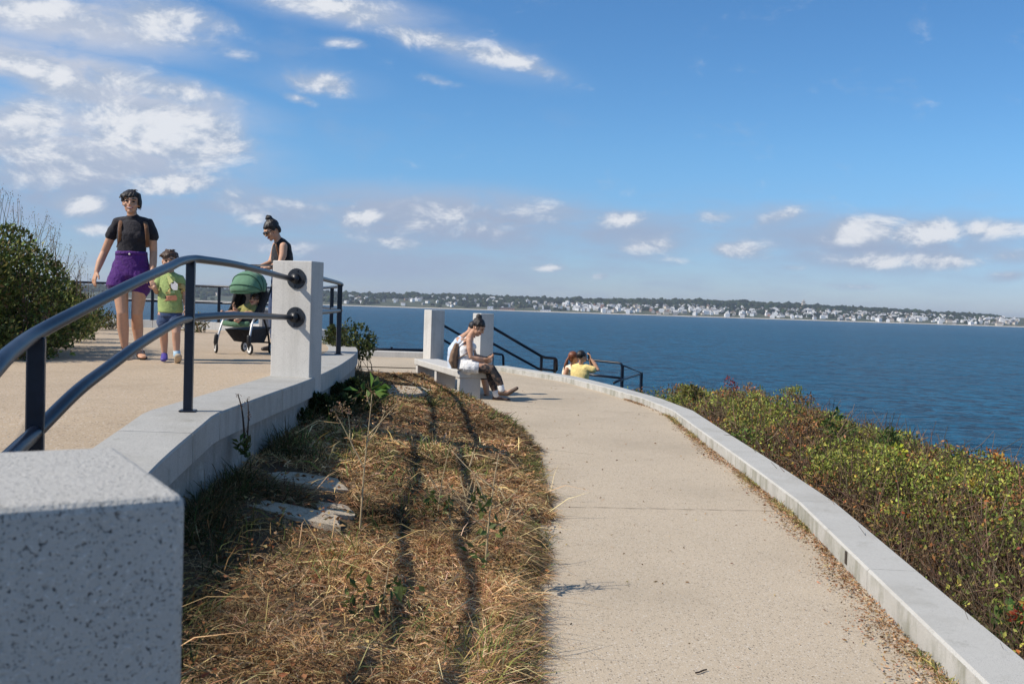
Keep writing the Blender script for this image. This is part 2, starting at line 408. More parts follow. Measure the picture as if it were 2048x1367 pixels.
    hi = t.math('MULTIPLY', t.maprange(t.noise(t.scalev(q, (1, 2.2, 1)), 7, 5, .6), .50, .78), t.maprange(az, -.02, .12, .30, 0))
    lit = t.math('SUBTRACT', n1, n3)
    sh = t.math('ADD', t.math('MULTIPLY', lit, 3.2), t.math('MULTIPLY', cov, .75))
    white = t.mix(t.maprange(sh, .15, .95), (3.3, 4.0, 5.2), (6.6, 6.8, 7.2))
    c = t.mix(t.math('ADD', veil, hi, clamp=True), sat.outputs[0], (2.9, 3.6, 5.0))
    c = t.mix(soft, c, t.mix(t.maprange(el, .08, .16), (2.95, 3.65, 5.0), (4.5, 4.95, 6.0)))
    c = t.mix(dens, c, white)
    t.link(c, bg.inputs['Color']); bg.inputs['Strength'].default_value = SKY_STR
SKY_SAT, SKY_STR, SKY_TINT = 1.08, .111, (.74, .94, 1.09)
HAZE = .85e-4
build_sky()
W.cycles.sampling_method = 'MANUAL'; W.cycles.sample_map_resolution = 512
S.view_settings.view_transform = 'Standard'; S.view_settings.look = 'None'; S.view_settings.exposure = .12; S.view_settings.gamma = 1
S.cycles.max_bounces = 6; S.cycles.transparent_max_bounces = 6; S.cycles.diffuse_bounces = 3; S.cycles.use_denoising = True
S.cycles.sample_clamp_indirect = 6

# ================================================================ main lines of the place (metres; x right, y away)
SLOPE = .016
def pz(y): return SLOPE * y                        # the path rises gently away
CURB_IN = [(1.66, -3), (1.72, 0), (1.78, 2.5), (1.84, 4.06), (1.91, 5.0), (2.0, 6.0), (2.06, 7.0), (2.07, 8.5), (2.06, 10.2), (2.06, 11.4), (2.06, 12.8), (1.95, 13.75), (1.62, 15.0), (1.12, 16.8), (.42, 18.2), (-.33, 19.3)]
GRASS_E = [(-.05, -3), (-.02, 0), (.02, 2.5), (.075, 3.9), (.125, 5.0), (.25, 6.8), (.245, 8.9), (.11, 10.7), (-.36, 13.1), (-.84, 14.4), (-1.36, 16.6), (-2.3, 18.3), (-3.2, 19.6)]
WALL_O = [(-.52, 1.36), (-.60, 1.6), (-.78, 2.0), (-1.0, 2.5), (-1.25, 3.0), (-1.42, 3.5), (-1.55, 4.3), (-1.565, 5.25), (-1.575, 6.5), (-1.58, 8.0), (-1.69, 10.1), (-1.97, 12.8), (-2.48, 15.0), (-3.3, 17.2), (-4.6, 18.9), (-6.2, 19.5), (-8.5, 19.4), (-12, 18.6), (-18, 17)]
TZ = .93
def wall_z(y):                                     # top of the wall cap: level terrace, then a ramp towards the viewer
    return TZ if y > 5.3 else TZ - .15 * (5.3 - y)
wall_o = smooth_path([(x, y, 0) for x, y in WALL_O], 8)
curb_i = smooth_path([(x, y, 0) for x, y in CURB_IN], 8)
grass_e = smooth_path([(x, y, 0) for x, y in GRASS_E], 8)
def offset(path, d):
    out = []
    for i, p in enumerate(path):
        a = path[max(0, i - 1)]; b = path[min(len(path) - 1, i + 1)]; t = (b - a).normalized()
        out.append(p + Vector((t.y, -t.x, 0)) * d)
    return out
def arc(path):
    s = [0]
    for i in range(1, len(path)): s.append(s[-1] + (path[i] - path[i - 1]).length)
    return s
def xs_at(path, y):                                # x of a line that runs away from the viewer, at given y's
    P = [(p.y, p.x) for p in path]; P.sort(); return np.interp(y, [a for a, b in P], [b for a, b in P])
wall_front = [p for p in wall_o if p.y < 19.3][:110]

def kerb_granite(name, **kw):
    m = granite(name, **kw); t = NT(m.node_tree); b = t.n['Principled BSDF']; src = b.inputs['Base Color'].links[0].from_socket
    geo = t.new('ShaderNodeNewGeometry'); s = t.new('ShaderNodeSeparateXYZ'); t.link(geo.outputs['True Normal'], s.inputs[0])
    side = t.maprange(t.math('ABSOLUTE', s.outputs[2]), .2, .6, 1, 0)
    alg = t.math('MULTIPLY', side, t.maprange(t.noise(t.scalev(geo.outputs['Position'], (1, 1, .5)), 5.5, 5, .65), .42, .66))
    t.link(t.mix(t.math('MULTIPLY', alg, .55), src, (.17, .17, .11)), b.inputs['Base Color']); return m
M = dict(
    granite=granite('granite', base=(.43, .42, .395), grain=150, stain=.4), granite_near=granite('rough_granite', base=(.48, .465, .435), grain=165, contrast=1.3, bump=.8, bdist=.0035, stain=.15),
    granite_white=granite('pale_granite', base=(.58, .56, .525), grain=150, contrast=.8, stain=.22),
    granite_kerb=kerb_granite('kerb_granite', base=(.50, .488, .455), grain=210, contrast=.9, stain=.3),
    path=concrete('path_concrete', (.52, .43, .32)), terrace=concrete('terrace_concrete', (.505, .392, .275), grit=80),
    rail=plain('black_rail_paint', (.006, .010, .022), .33, .3, 25, .42, .12, 300, .0006),
    rail_dull=plain('worn_rail_paint', (.012, .015, .021), .42, .3, 25, .5),
)
def mound():
    m, t, b, pos, obj = newmat('dry_soil_thatch')
    n1 = t.noise(pos, 2.2, 5, .6); n2_ = t.noise(pos, 55, 4, .7)
    c = t.mix(t.maprange(n1, .35, .65), (.11, .065, .032), (.20, .125, .06))
    c = t.mix(t.maprange(n2_, .4, .7), c, (.045, .028, .015)); t.link(c, b.inputs['Base Color']); b.inputs['Roughness'].default_value = .95
    t.link(t.bump(n2_, .9, .03), b.inputs['Normal']); return m
M['soil'] = mound()
def cliff_mat():
    m, t, b, pos, obj = newmat('cliff_earth')
    n1 = t.noise(pos, .9, 6, .62); n2_ = t.noise(pos, 9, 5, .65)
    c = t.mix(t.maprange(n1, .35, .65), (.05, .045, .025), (.11, .085, .05)); c = t.mix(t.maprange(n2_, .45, .7), c, (.035, .04, .015))
    t.link(c, b.inputs['Base Color']); b.inputs['Roughness'].default_value = .95; t.link(t.bump(n2_, .8, .05), b.inputs['Normal']); return m
M['cliff'] = cliff_mat()

# ---------------------------------------------------------------- ground
curb_o = offset(curb_i, .27)
LAND = [(p.x + .02, p.y) for p in curb_o] + [(-1.5, 22.6), (-4.5, 22.6), (-9, 22.0), (-16, 20.0), (-60, 16), (-60, -40), (1.9, -40)]
def land_dist(X, Y):
    L = np.array(LAND); n = len(L); ins = np.zeros(X.shape, bool); dm = np.full(X.shape, 1e9)
    for i in range(n):
        a = L[i]; b = L[(i + 1) % n]; e = b - a
        t = np.clip(((X - a[0]) * e[0] + (Y - a[1]) * e[1]) / (e @ e), 0, 1)
        dm = np.minimum(dm, np.hypot(X - a[0] - t * e[0], Y - a[1] - t * e[1]))
        c = ((a[1] > Y) != (b[1] > Y)); xi = a[0] + (Y - a[1]) / np.where(abs(e[1]) < 1e-9, 1e-9, e[1]) * e[0]
        ins ^= c & (X < xi)
    return np.where(ins, -dm, dm)
def ground_h(X, Y):
    d = land_dist(X, Y); o = np.maximum(d, 0)
    f = np.where(o < 2.2, .42 * o, .42 * 2.2 + 1.15 * (o - 2.2))
    nz = (n2(X, Y, .8, 4).reshape(X.shape) - .5)
    h = SLOPE * np.clip(Y, -40, 24) - .14 - f + nz * np.clip(o, 0, 1.5) * .35
    return np.maximum(h, -22)
gx = np.arange(-45, 26, .33); gy = np.arange(-12, 48, .33); GX, GY = np.meshgrid(gx, gy)
GZ = ground_h(GX, GY)
nx, ny = len(gx), len(gy); idx = np.arange(nx * ny).reshape(ny, nx)
F = np.stack([idx[:-1, :-1], idx[:-1, 1:], idx[1:, 1:], idx[1:, :-1]], -1).reshape(-1, 4)
tag(link('ground', mesh_np('ground', np.stack([GX, GY, GZ], -1).reshape(-1, 3), F, smooth=True), M['cliff']), kind='structure')

# ---------------------------------------------------------------- sea
def water_mat():
    m, t, b, pos, obj = newmat('sea_water')
    p1 = t.scalev(pos, (.55, 1.0, 1)); dist = t.new('ShaderNodeCameraData') if False else None
    w1 = t.noise(p1, .085, 3, .55, .6); w2 = t.noise(p1, .33, 4, .6, .8); w3 = t.noise(pos, 1.3, 3, .6, .6); wb = t.noise(t.scalev(pos, (.25, 1, 1)), .006, 4, .6)
    w4 = t.noise(t.scalev(pos, (.8, 1.15, 1)), .62, 4, .62, .5)
    wf = t.noise(t.scalev(pos, (.85, 1.1, 1)), .22, 8, .78, .5)
    c = t.mix(t.maprange(t.math('ADD', t.math('MULTIPLY', wf, .6), t.math('MULTIPLY', w4, .4)), .44, .57), (.0003, .010, .032), (.0030, .140, .266))  # light and dark of the waves put into the base colour
    c = t.mix(t.math('MULTIPLY', t.maprange(w1, .35, .7), .5), c, (.0018, .100, .195))
    c = t.mix(t.math('MULTIPLY', t.maprange(wb, .4, .68), .40), c, (.0006, .052, .112))
    cap = t.math('MULTIPLY', t.maprange(t.noise(t.scalev(pos, (.6, 1.2, 1)), .42, 5, .75), .735, .76), t.maprange(t.noise(pos, .05, 2), .5, .6))
    c = t.mix(cap, c, (.75, .8, .82))
    t.link(c, b.inputs['Base Color']); b.inputs['Roughness'].default_value = .25; b.inputs['Specular IOR Level'].default_value = .02
    h = t.math('ADD', t.math('ADD', t.math('MULTIPLY', w1, 1.6), t.math('MULTIPLY', w2, .9)), t.math('ADD', t.math('MULTIPLY', w3, .28), t.math('MULTIPLY', w4, .55)))
    t.link(t.bump(h, 1.0, 2.6), b.inputs['Normal']); return m
SEA = -12.45
V = [(-12000, -3000, SEA), (12000, -3000, SEA), (12000, 12000, SEA), (-12000, 12000, SEA)]
tag(link('water', mesh_np('water', V, np.array([[0, 1, 2, 3]])), water_mat()), kind='structure')

# ---------------------------------------------------------------- path sheet
ys = np.concatenate([np.arange(-4, 19.31, .3)]); Vp = []; 
xl = xs_at(grass_e, ys) - .35; xr = xs_at(curb_i, ys)
rows = 9
for y, a, b_ in zip(ys, xl, xr):
    for k in range(rows): Vp.append((a + (b_ - a) * k / (rows - 1), y, pz(y)))
# beyond: the little plaza in front of the stair and the far kerb
far = [(-6.5, 19.31), (-6.5, 22.0)]
n = len(ys); id2 = np.arange(n * rows).reshape(n, rows)
Fp = np.stack([id2[:-1, :-1], id2[:-1, 1:], id2[1:, 1:], id2[1:, :-1]], -1).reshape(-1, 4)
b0 = len(Vp)
yy = np.linspace(19.3, 22.0, 8)
for y in yy:
    xr_ = np.interp(y, [19.3, 21.9, 22.0], [-.33, -1.75, -1.8])
    for k in range(rows): Vp.append((-7 + (xr_ + 7) * k / (rows - 1), y, pz(y)))
id3 = b0 + np.arange(8 * rows).reshape(8, rows)
F3 = np.stack([id3[:-1, :-1], id3[:-1, 1:], id3[1:, 1:], id3[1:, :-1]], -1).reshape(-1, 4)
# strip left of the bench out to the wall, level with the path
b1 = len(Vp); y4 = np.arange(15.0, 19.31, .4)
for y in y4:
    a = float(xs_at(wall_front, y)) - .1; e = float(xs_at(grass_e, y)) - .35
    for k in range(rows): Vp.append((a + (e - a) * k / (rows - 1), y, pz(y)))
id4 = b1 + np.arange(len(y4) * rows).reshape(len(y4), rows)
F4 = np.stack([id4[:-1, :-1], id4[:-1, 1:], id4[1:, 1:], id4[1:, :-1]], -1).reshape(-1, 4)
tag(link('path', mesh_np('path', Vp, [Fp, F3, F4]), M['path']), kind='structure')
# tooled joints across the path: thin dark grooves
jm = plain('joint_dirt', (.24, .19, .14), .95, .3, 12)
g = Geo()
for (y, dy) in ((7.18, .10), (13.2, -.12)):
    a = float(xs_at(grass_e, y)); e = float(xs_at(curb_i, y))
    Vj = []; N = 40
    for k in range(N + 1):
        u = k / N; x = a + (e - a) * u; yy_ = y + dy * u + .006 * math.sin(u * 31) ; w = .0035 + .002 * math.sin(u * 57)
        Vj += [(x, yy_ - w, pz(yy_) + .004), (x, yy_ + w, pz(yy_) + .004)]
    g.add(Vj, [(2 * k, 2 * k + 2, 2 * k + 3, 2 * k + 1) for k in range(N)])
tag(g.build('path_joint_line', jm), kind='structure')

# ---------------------------------------------------------------- terrace paving (level, then a ramp)
ysT = np.arange(.2, 19.6, .25); Vt = []
wi = offset(wall_o, -.36)
wi = [p for p in wi if p.y < 19.35]
for y in ysT:
    xr_ = float(xs_at(wall_front, y)) - .34 if y < 16.5 else float(np.interp(y, [16.5, 17.2, 18.0, 18.6, 19.0, 19.6], [-3.35, -3.65, -4.2, -4.9, -5.6, -6.4]))
    z = wall_z(y) - .004
    for k in range(13): Vt.append((-22 + (xr_ + 22) * (k / 12) ** .5, y, z))
idt = np.arange(len(ysT) * 13).reshape(len(ysT), 13)
Ft = np.stack([idt[:-1, :-1], idt[:-1, 1:], idt[1:, 1:], idt[1:, :-1]], -1).reshape(-1, 4)
tag(link('terrace_pavement', mesh_np('terrace_pavement', Vt, Ft), M['terrace']), kind='structure')

# ---------------------------------------------------------------- terrace wall: cap stones over a recessed granite base
def kerb_k(y): return float(np.interp(y, [0, 8, 14, 20], [1, .98, .74, .70]))
def sweep(path, prof, zf, kerb=False):
    """prof: (offset, height) loop swept along a plan path; zf(y) gives the reference height"""
    V = []; F = []; n = len(prof); N = len(path)
    offs = {o: offset(path, o) for o in {p[0] for p in prof}}
    for i in range(N):
        for (o, h) in prof:
            q = offs[o][i]; V.append((q.x, q.y, (zf(path[i].y) + (h * kerb_k(path[i].y) if kerb else h)) if h > -5 else -.6))
    for i in range(N - 1):
        for k in range(n):
            k2 = (k + 1) % n; F.append((i * n + k, i * n + k2, (i + 1) * n + k2, (i + 1) * n + k))
    F.append(tuple(range(n - 1, -1, -1))); F.append(tuple((N - 1) * n + k for k in range(n)))
    return V, F
def cut(path, s0, s1):
    s = arc(path); out = []
    def pt(t):
        for i in range(1, len(path)):
            if s[i] >= t: 
                u = (t - s[i - 1]) / max(1e-9, s[i] - s[i - 1]); return path[i - 1].lerp(path[i], u)
        return path[-1].copy()
    out.append(pt(s0)); out += [path[i] for i in range(len(path)) if s0 + .03 < s[i] < s1 - .03]; out.append(pt(s1)); return out
tw = thing('terrace_wall', 'low curved granite wall with overhanging cap stones, edging the raised terrace above the dry grass', 'wall', (-1.7, 8, 0))
base_path = wall_o
g = Geo(); g.add(*sweep(base_path, [(-.03, -.145), (-.03, -9), (-.30, -9), (-.30, -.145)], wall_z)); g.build('wall_base', granite('wall_base_granite', base=(.29, .28, .265), grain=130, stain=.6), tw)  # base tone darkened for dirt and for the shade under the cap
sl_ = arc(wall_o)[-1]; s = 0.0; k = 0
LEN = [1.25, 1.3, 1.22, .46, 1.5, 1.9, 1.6, 1.7]
while s < sl_ - .3:
    L_ = LEN[k % len(LEN)]; e = min(sl_, s + L_)
    seg = cut(wall_o, s + .003, e - .003)
    g = Geo(); c_ = .008
    g.add(*sweep(seg, [(0.0, -.15), (0.0, -c_), (-c_, 0.0), (-.38 + c_, 0), (-.38, -c_), (-.38, -.15)], wall_z))
    g.build('cap_stone', M['granite'], tw); s = e; k += 1
# raised kerb along the far side of the terrace
tk = thing('terrace_kerb', 'pale low granite kerb along the far rim of the upper terrace, under the black railing', 'kerb', (-6, 19.3, TZ))
kp = [p for p in offset(wall_o, -.06) if p.y > 16.2 or p.x < -3.5]; s = 0; kl = arc(kp)[-1]
while s < kl - .3:
    e = min(kl, s + 1.8); g = Geo(); g.add(*sweep(cut(kp, s + .004, e - .004), [(0, 0.002), (0, .14), (-.26, .14), (-.26, 0.002)], lambda y: TZ)); g.build('kerb_stone', M['granite_white'], tk); s = e
# ---------------------------------------------------------------- path kerb along the cliff edge
pk = thing('path_kerb', 'long pale granite kerb edging the lower path on the seaward side, joints between its stones', 'kerb', (2.1, 8, .1))
JY = [-2.8, -.4, 1.6, 3.5, 5.3, 7.05, 9.0, 10.9, 12.65, 14.1, 15.6, 17.3, 19.3]       # joints: straight stones, mitred where the line turns
jp = [V_ for V_ in (Vector((float(xs_at(curb_i, np.array([y]))[0]), y, 0)) for y in JY)]
def kerb_stone(i):
    prof = [(0, -.15), (0, .118), (.012, .13), (.258, .13), (.27, .118), (.27, -.3)]; V = []; N = 5
    for q in range(N + 1):
        for (o, h) in prof:
            a = offset(jp, o)[i]; b = offset(jp, o)[i + 1]; d = (b - a).normalized() * .0022; p = (a + d).lerp(b - d, q / N)
            yy = jp[i].y + (jp[i + 1].y - jp[i].y) * q / N; V.append((p.x, p.y, pz(yy) + h * (kerb_k(yy) if h > -.2 else 1)))
    n = len(prof); F = [(q * n + k, q * n + (k + 1) % n, (q + 1) * n + (k + 1) % n, (q + 1) * n + k) for q in range(N) for k in range(n)]
    F += [tuple(range(n - 1, -1, -1)), tuple(N * n + k for k in range(n))]; return V, F
for i in range(len(jp) - 1):
    g = Geo(); g.add(*kerb_stone(i)); g.build('kerb_stone', M['granite_kerb'], pk)
g = Geo(); nx_ = float(np.interp(5.72, [5.3, 7.05], [jp[4].x, jp[5].x])); g.box((nx_ - .001, 5.72, pz(5.72) + .075), (.012, .035, .075), rotz(-.07), .003, 1); g.build('drain_notch', plain('dark_hole', (.05, .04, .03), .9), pk)  # solid dark box stands for the notch, its inner dark put into the colour
fk = thing('far_kerb', 'short straight pale granite kerb closing the path by the far stair pillar', 'kerb', (-4, 22, .35))
for x0 in (-7.0, -5.25, -3.5):
    g = Geo(); x1 = x0 + 1.745; x1 = min(x1, -1.93); g.box(((x0 + x1) / 2, 22.12, pz(22) + .0), (x1 - x0, .28, .26), bev=.012); g.build('kerb_stone', M['granite_white'], fk)

# ---------------------------------------------------------------- granite pillars
def pillar(c, w, d, rz, z0, z1, m, label, bev=.012):
    o = thing('granite_pillar', label, 'pillar', (c[0], c[1], z0), rz, None)
    g = Geo(); g.box((0, 0, (z1 - z0) / 2), (w, d, z1 - z0), bev=bev, seg=3)
    me = g.mesh('shaft'); x = link('shaft', me, m, o, False); return o
a32 = RAD(32); c32 = (-.608, 1.126)
pillar(c32, .385, .385, a32, -.1, 1.338, M['granite_near'], 'rough speckled granite end pillar, cut square, largest and nearest of the pillars', .012)
PHI = RAD(-19)
pf = Vector((-1.765, 8.0, 0)); 
sp_ax = rotz(PHI); sp_c = Vector((-1.752, 8.13, 0))
pillar((sp_c.x, sp_c.y), .362, .19, PHI, .25, 1.862, M['granite_white'], 'pale granite post on the terrace wall, with handrail ends on round black plates', .008)
p1c = (-1.71, 21.82); p2c = (-.57, 19.45); pr = RAD(28)
pillar(p1c, .33, .33, RAD(34), pz(21.8) - .1, 1.425, M['granite_white'], 'square granite stair pillar standing at the end of the far kerb', .008)
pillar(p2c, .30, .30, RAD(34), pz(19.4) - .1, 1.40, M['granite_white'], 'square granite stair pillar just behind the seated woman with the hair bun', .008)
# ================================================================ handrails
def V3(*a): return Vector(a)
RR = .0222
rl = thing('terrace_railing', 'black two-rail tubular handrail along the terrace wall, sloping down to the rough near pillar', 'railing', (-1.74, 5.39, TZ))
fl_top = at(602, 557, 7.93); fl_low = at(600, 635, 7.93)
nrm = sp_ax @ Vector((0, -1, 0))
pface = lambda z: sp_c + nrm * .095 + (sp_ax @ Vector((.045, 0, 0))) + Vector((0, 0, z))
ft = pface(fl_top.z); fb = pface(fl_low.z)
near_t = at(73, 667, 2.95); near_l = at(73, 862, 2.95)
blk = Vector((c32[0], c32[1], 0)) + rotz(a32) @ Vector((-.02, .195, 0))
top_pts = [ft + nrm * .0, ft + nrm * .12, V3(-1.742, 6.4, 1.755), V3(-1.742, 5.62, 1.757), V3(-1.74, 5.40, 1.75), at(360, 523, 5.12), at(338, 534, 4.83), at(276, 562, 4.15), at(153, 624, 3.33), near_t, at(31, 697, 2.68), at(0, 726, 2.48), at(-60, 800, 2.15), at(-105, 900, 1.75), blk + V3(0, .08, 1.16), blk + V3(0, -.03, 1.15)]
low_pts = [fb, fb + nrm * .12, V3(-1.742, 6.4, 1.44), V3(-1.742, 5.62, 1.438), V3(-1.74, 5.40, 1.43), at(360, 641, 5.12), at(338, 652, 4.83), at(276, 690, 4.15), at(215, 735, 3.7), at(153, 783, 3.33), near_l, at(30, 902, 2.68), at(-75, 1010, 2.15), at(-105, 1130, 1.75), blk + V3(0, .08, .88), blk + V3(0, -.03, .87)]
Geo().tube(smooth_path(top_pts, 8), RR, 16).build('top_rail', M['rail'], rl, True)
Geo().tube(smooth_path(low_pts, 8), RR, 16).build('lower_rail', M['rail'], rl, True)
def flat_post(parent, p, z0, z1, rz, w=.046, d=.046, m=None):
    g = Geo(); g.box((p.x, p.y, (z0 + z1) / 2), (w, d, z1 - z0), rotz(rz), .004, 1); g.build('post', m or M['rail'], parent)
    g = Geo(); g.box((p.x, p.y, z0 + .004), (.085, .085, .008), rotz(rz), .002, 1); g.build('foot_plate', m or M['rail'], parent)
flat_post(rl, V3(-1.74, 5.39, 0), wall_z(5.39), 1.74, RAD(8))
flat_post(rl, near_t, wall_z(2.95), near_t.z - .01, RAD(20), .05, .05)
flat_post(rl, top_pts[12], wall_z(2.2) - .1, top_pts[12].z - .01, RAD(30))
def flange(parent, p, n, r=.083):
    g = Geo(); q = Vector(n).normalized(); g.loft([p + q * .0005, p + q * .011], [r, r], None, None, 28, 0); o = g.build('round_plate', M['rail_dull'], parent, False)
    g = Geo(); g.loft([p + q * .011, p + q * .045], [.04, .037], None, None, 20, 0); s_ = g.build('socket', M['rail_dull'], o, True)
    for k in range(4):
        t = q.orthogonal().normalized(); b_ = q.cross(t); a = k * math.pi / 2 + .6
        g = Geo(); c = p + (t * math.cos(a) + b_ * math.sin(a)) * r * .76; g.loft([c + q * .011, c + q * .018], [.008, .006], None, None, 8, 0); g.build('bolt', M['rail_dull'], o)
flange(rl, ft, nrm); flange(rl, fb, nrm)
# railing round the rim of the terrace, from the back of the granite post
rr_ = thing('terrace_railing', 'black two-rail guard railing round the far rim of the terrace, against the bay', 'railing', (-5.5, 19.2, TZ))
pb = sp_c - nrm * .094
rim = [V3(pb.x, pb.y, 0), V3(-1.80, 9.4, 0), V3(-2.03, 11.7, 0), V3(-2.28, 13.2, 0), V3(-2.72, 15.0, 0), V3(-3.5, 17.1, 0), V3(-4.75, 18.7, 0), V3(-6.25, 19.28, 0), V3(-8.5, 19.2, 0), V3(-12, 18.4, 0), V3(-17, 17, 0)]
rimp = smooth_path(rim, 8)
Geo().tube([p + V3(0, 0, 1.755) for p in rimp], .0225, 12).build('top_rail', M['rail'], rr_, True)
Geo().tube([p + V3(0, 0, 1.44) for p in rimp], .0215, 12).build('lower_rail', M['rail'], rr_, True)
for z in (1.755, 1.44): flange(rr_, V3(pb.x, pb.y, z), -nrm, .075)
for (x, y) in ((-2.03, 11.7), (-2.72, 15.0), (-3.5, 17.1), (-4.3, 18.3), (-5.62, 19.12), (-6.95, 19.28), (-8.4, 19.2), (-9.9, 18.95), (-11.5, 18.5), (-13.2, 18.1)):
    flat_post(rr_, V3(x, y, 0), TZ if y < 16.3 else TZ + .135, 1.745, RAD(15), .055, .055)

# ================================================================ stair to the sea behind the kerb
SD = Vector((.9, .43, 0)).normalized(); SP = Vector((-SD.y, SD.x, 0)); SR = Matrix((SD, SP, (0, 0, 1))).transposed()
s0 = (Vector((p1c[0], p1c[1], 0)) + Vector((p2c[0], p2c[1], 0))) / 2
st = thing('stone_stair', 'stone stair between the two square pillars going down towards the sea, with a landing', 'stair', (s0.x, s0.y, .2))
for k in range(7):
    g = Geo(); z = .32 - .175 * (k + 1); g.box(s0 + SD * (.30 + .29 * k) + V3(0, 0, z - .3), (.288, 2.3, .6), SR, .008, 1); g.build('step', M['granite_white'], st)
g = Geo(); g.box(s0 + SD * 3.55 + SP * -.6 + V3(0, 0, -1.2), (2.6, 3.6, .55), SR, .01, 1); g.build('landing', M['granite_white'], st)
def hand(label, top, low, posts, r=.028):
    o = thing('stair_handrail', label, 'handrail', top[0])
    Geo().tube(top, r, 10).build('top_rail', M['rail'], o, True)
    Geo().tube(low, r * .9, 10).build('lower_rail', M['rail'], o, True)
    for (p, z0) in posts: flat_post(o, p, z0, p.z, RAD(25), .048, .048)
    return o
a_ = at(984, 654, 19.6); b_ = at(1083, 712, 20.2); c_ = at(1090, 714.5, 20.25); d_ = at(1110, 716, 20.4); e_ = at(1113, 719, 20.42)
hand('black sloping stair handrail against the sea, from the pillar behind the woman with the bun', [a_, b_, c_, d_, e_, at(1113.5, 740, 20.42)], [at(984, 686, 19.6), at(1077, 737, 20.2), at(1113, 741, 20.42)], [(b_, -.9), (d_, -.9)])
a_ = at(884, 649, 22.0); b_ = at(985, 706, 22.9); c_ = at(1004, 708.5, 23.1)
hand('black sloping stair handrail from the pillar by the far kerb, behind the bench sitters', [a_, b_, c_, at(1006.5, 712, 23.12), at(1007, 735, 23.12)], [at(884, 678, 22), at(985, 736, 22.9)], [(at(925, 672.5, 22.4), -.3), (b_, -.9)])
lr = thing('landing_railing', 'low black railing round the stair landing, in front of the person in yellow', 'railing', at(1245, 760, 21))
def L_(name, pts, r=.026): Geo().tube(pts, r, 10).build(name, M['rail'], lr, True)
L_('top_rail', [at(1133, 735, 21.6), at(1133.5, 719, 21.6), at(1136, 716, 21.6), at(1185, 720, 21.3), at(1238, 725.5, 21), at(1243.5, 728.5, 20.95), at(1245, 734, 20.95)])
L_('lower_rail', [at(1140, 744, 21.6), at(1190, 750, 21.3), at(1244, 756, 21)])
L_('top_rail', [at(1245, 730, 20.95), at(1283, 745, 22.6)], .014)
L_('lower_rail', [at(1228, 765, 20.2), at(1246, 757.5, 21), at(1282, 747, 22.6)])
flat_post(lr, at(1245, 731, 20.95), -1.6, at(1245, 731, 20.95).z, .4, .055, .055)
flat_post(lr, at(1283, 745, 22.6), -1.9, at(1283, 745, 22.6).z, .4, .055, .055)
flat_post(lr, at(1134, 718, 21.6), -1.0, at(1134, 718, 21.6).z, .4, .05, .05)
bl = thing('cliff_railing', 'low dark railing seen just above the short straight far kerb, against the sea', 'railing', at(783, 700, 25.5))
Geo().tube([at(690, 697, 25.5), at(780, 698.5, 25.5), at(850, 700, 25.5)], .035, 10).build('top_rail', M['rail'], bl, True)
Geo().tube([at(690, 714, 25.5), at(850, 717, 25.5)], .03, 10).build('lower_rail', M['rail'], bl, True)
for x in (720, 783, 842): 
    p = at(x, 698, 25.5); flat_post(bl, p, -4, p.z + (.06 if x == 783 else 0), .2, .06, .06)

# ================================================================ bench
BN = at(948, 742, 14.1); BZ = .62; BD = Vector((-.305, .952, 0)).normalized(); BS = Vector((BD.y, -BD.x, 0))
BR = Matrix((BS, BD, (0, 0, 1))).transposed(); B0 = V3(BN.x, BN.y, 0)
bt = thing('granite_bench', 'backless pale granite bench with a thick slab on three block legs, beside the path', 'bench', (B0.x + BD.x * 1.5, B0.y + BD.y * 1.5, .24))
g = Geo(); g.box(B0 + BD * 1.5 + V3(0, 0, BZ - .048), (.43, 3.0, .096), BR, .012); g.build('seat', M['granite_white'], bt)
for s in (.09, 1.5, 2.86):
    g = Geo(); p = B0 + BD * s - BS * .045; g.box(V3(p.x, p.y, (BZ - .097 + .1) / 2), (.31, .13, BZ - .097 - .1), BR, .008); g.build('leg', M['granite_white'], bt)
# low granite block on the far terrace behind the pram
gb = thing('granite_block', 'low square granite block with a dark inset plate, on the far terrace behind the pram', 'block', at(536, 655, 18.2))
g = Geo(); g.box(at(538, 641, 18.2) + V3(.05, 0, -.02), (.42, .3, .50), rotz(.1), .01); g.build('block', M['granite_white'], gb)
g = Geo(); g.box(at(537, 637, 18.03) + V3(.05, 0, 0), (.32, .02, .30), rotz(.1), .004); g.build('plate', plain('slate_plate', (.10, .11, .13), .5), gb)
gb['label'] = 'low square granite block with a dark inset plate, on the far terrace behind the pram'

# ================================================================ people
SK = plain('skin', (.58, .33, .215), .55, .07, 40, .35, sss=.08)
SK_T = plain('tan_skin', (.52, .30, .20), .55, .07, 40, .35, sss=.08)
def hairmat(name, col):
    m, t, b, pos, obj = newmat(name)
    n1 = t.noise(t.scalev(pos, (1, 1, .22)), 120, 4, .65, .6)
    c = t.mix(t.maprange(n1, .3, .7), tuple(x * .45 for x in col), tuple(x * 1.9 for x in col)); t.link(c, b.inputs['Base Color'])
    b.inputs['Roughness'].default_value = .45; t.link(t.bump(n1, .8, .006), b.inputs['Normal']); return m
H_DARK = hairmat('dark_brown_hair', (.016, .011, .009)); H_BROWN = hairmat('brown_hair', (.06, .032, .018)); H_RED = hairmat('auburn_hair', (.17, .055, .022))
def cloth(name, col, rough=.85, b=.45, bs=22):
    m, t, bs_, pos, obj = newmat(name)
    f = t.noise(pos, bs, 4, .6, .8); w = t.noise(pos, 500, 1)
    c = t.mix(t.maprange(f, .3, .7), tuple(x * .86 for x in col), tuple(x * 1.10 for x in col)); t.link(c, bs_.inputs['Base Color'])
    bs_.inputs['Roughness'].default_value = rough; bs_.inputs['Specular IOR Level'].default_value = .3; bs_.inputs['Sheen Weight'].default_value = .15
    t.link(t.bump(t.math('ADD', f, t.math('MULTIPLY', w, .06)), b, .03), bs_.inputs['Normal']); return m
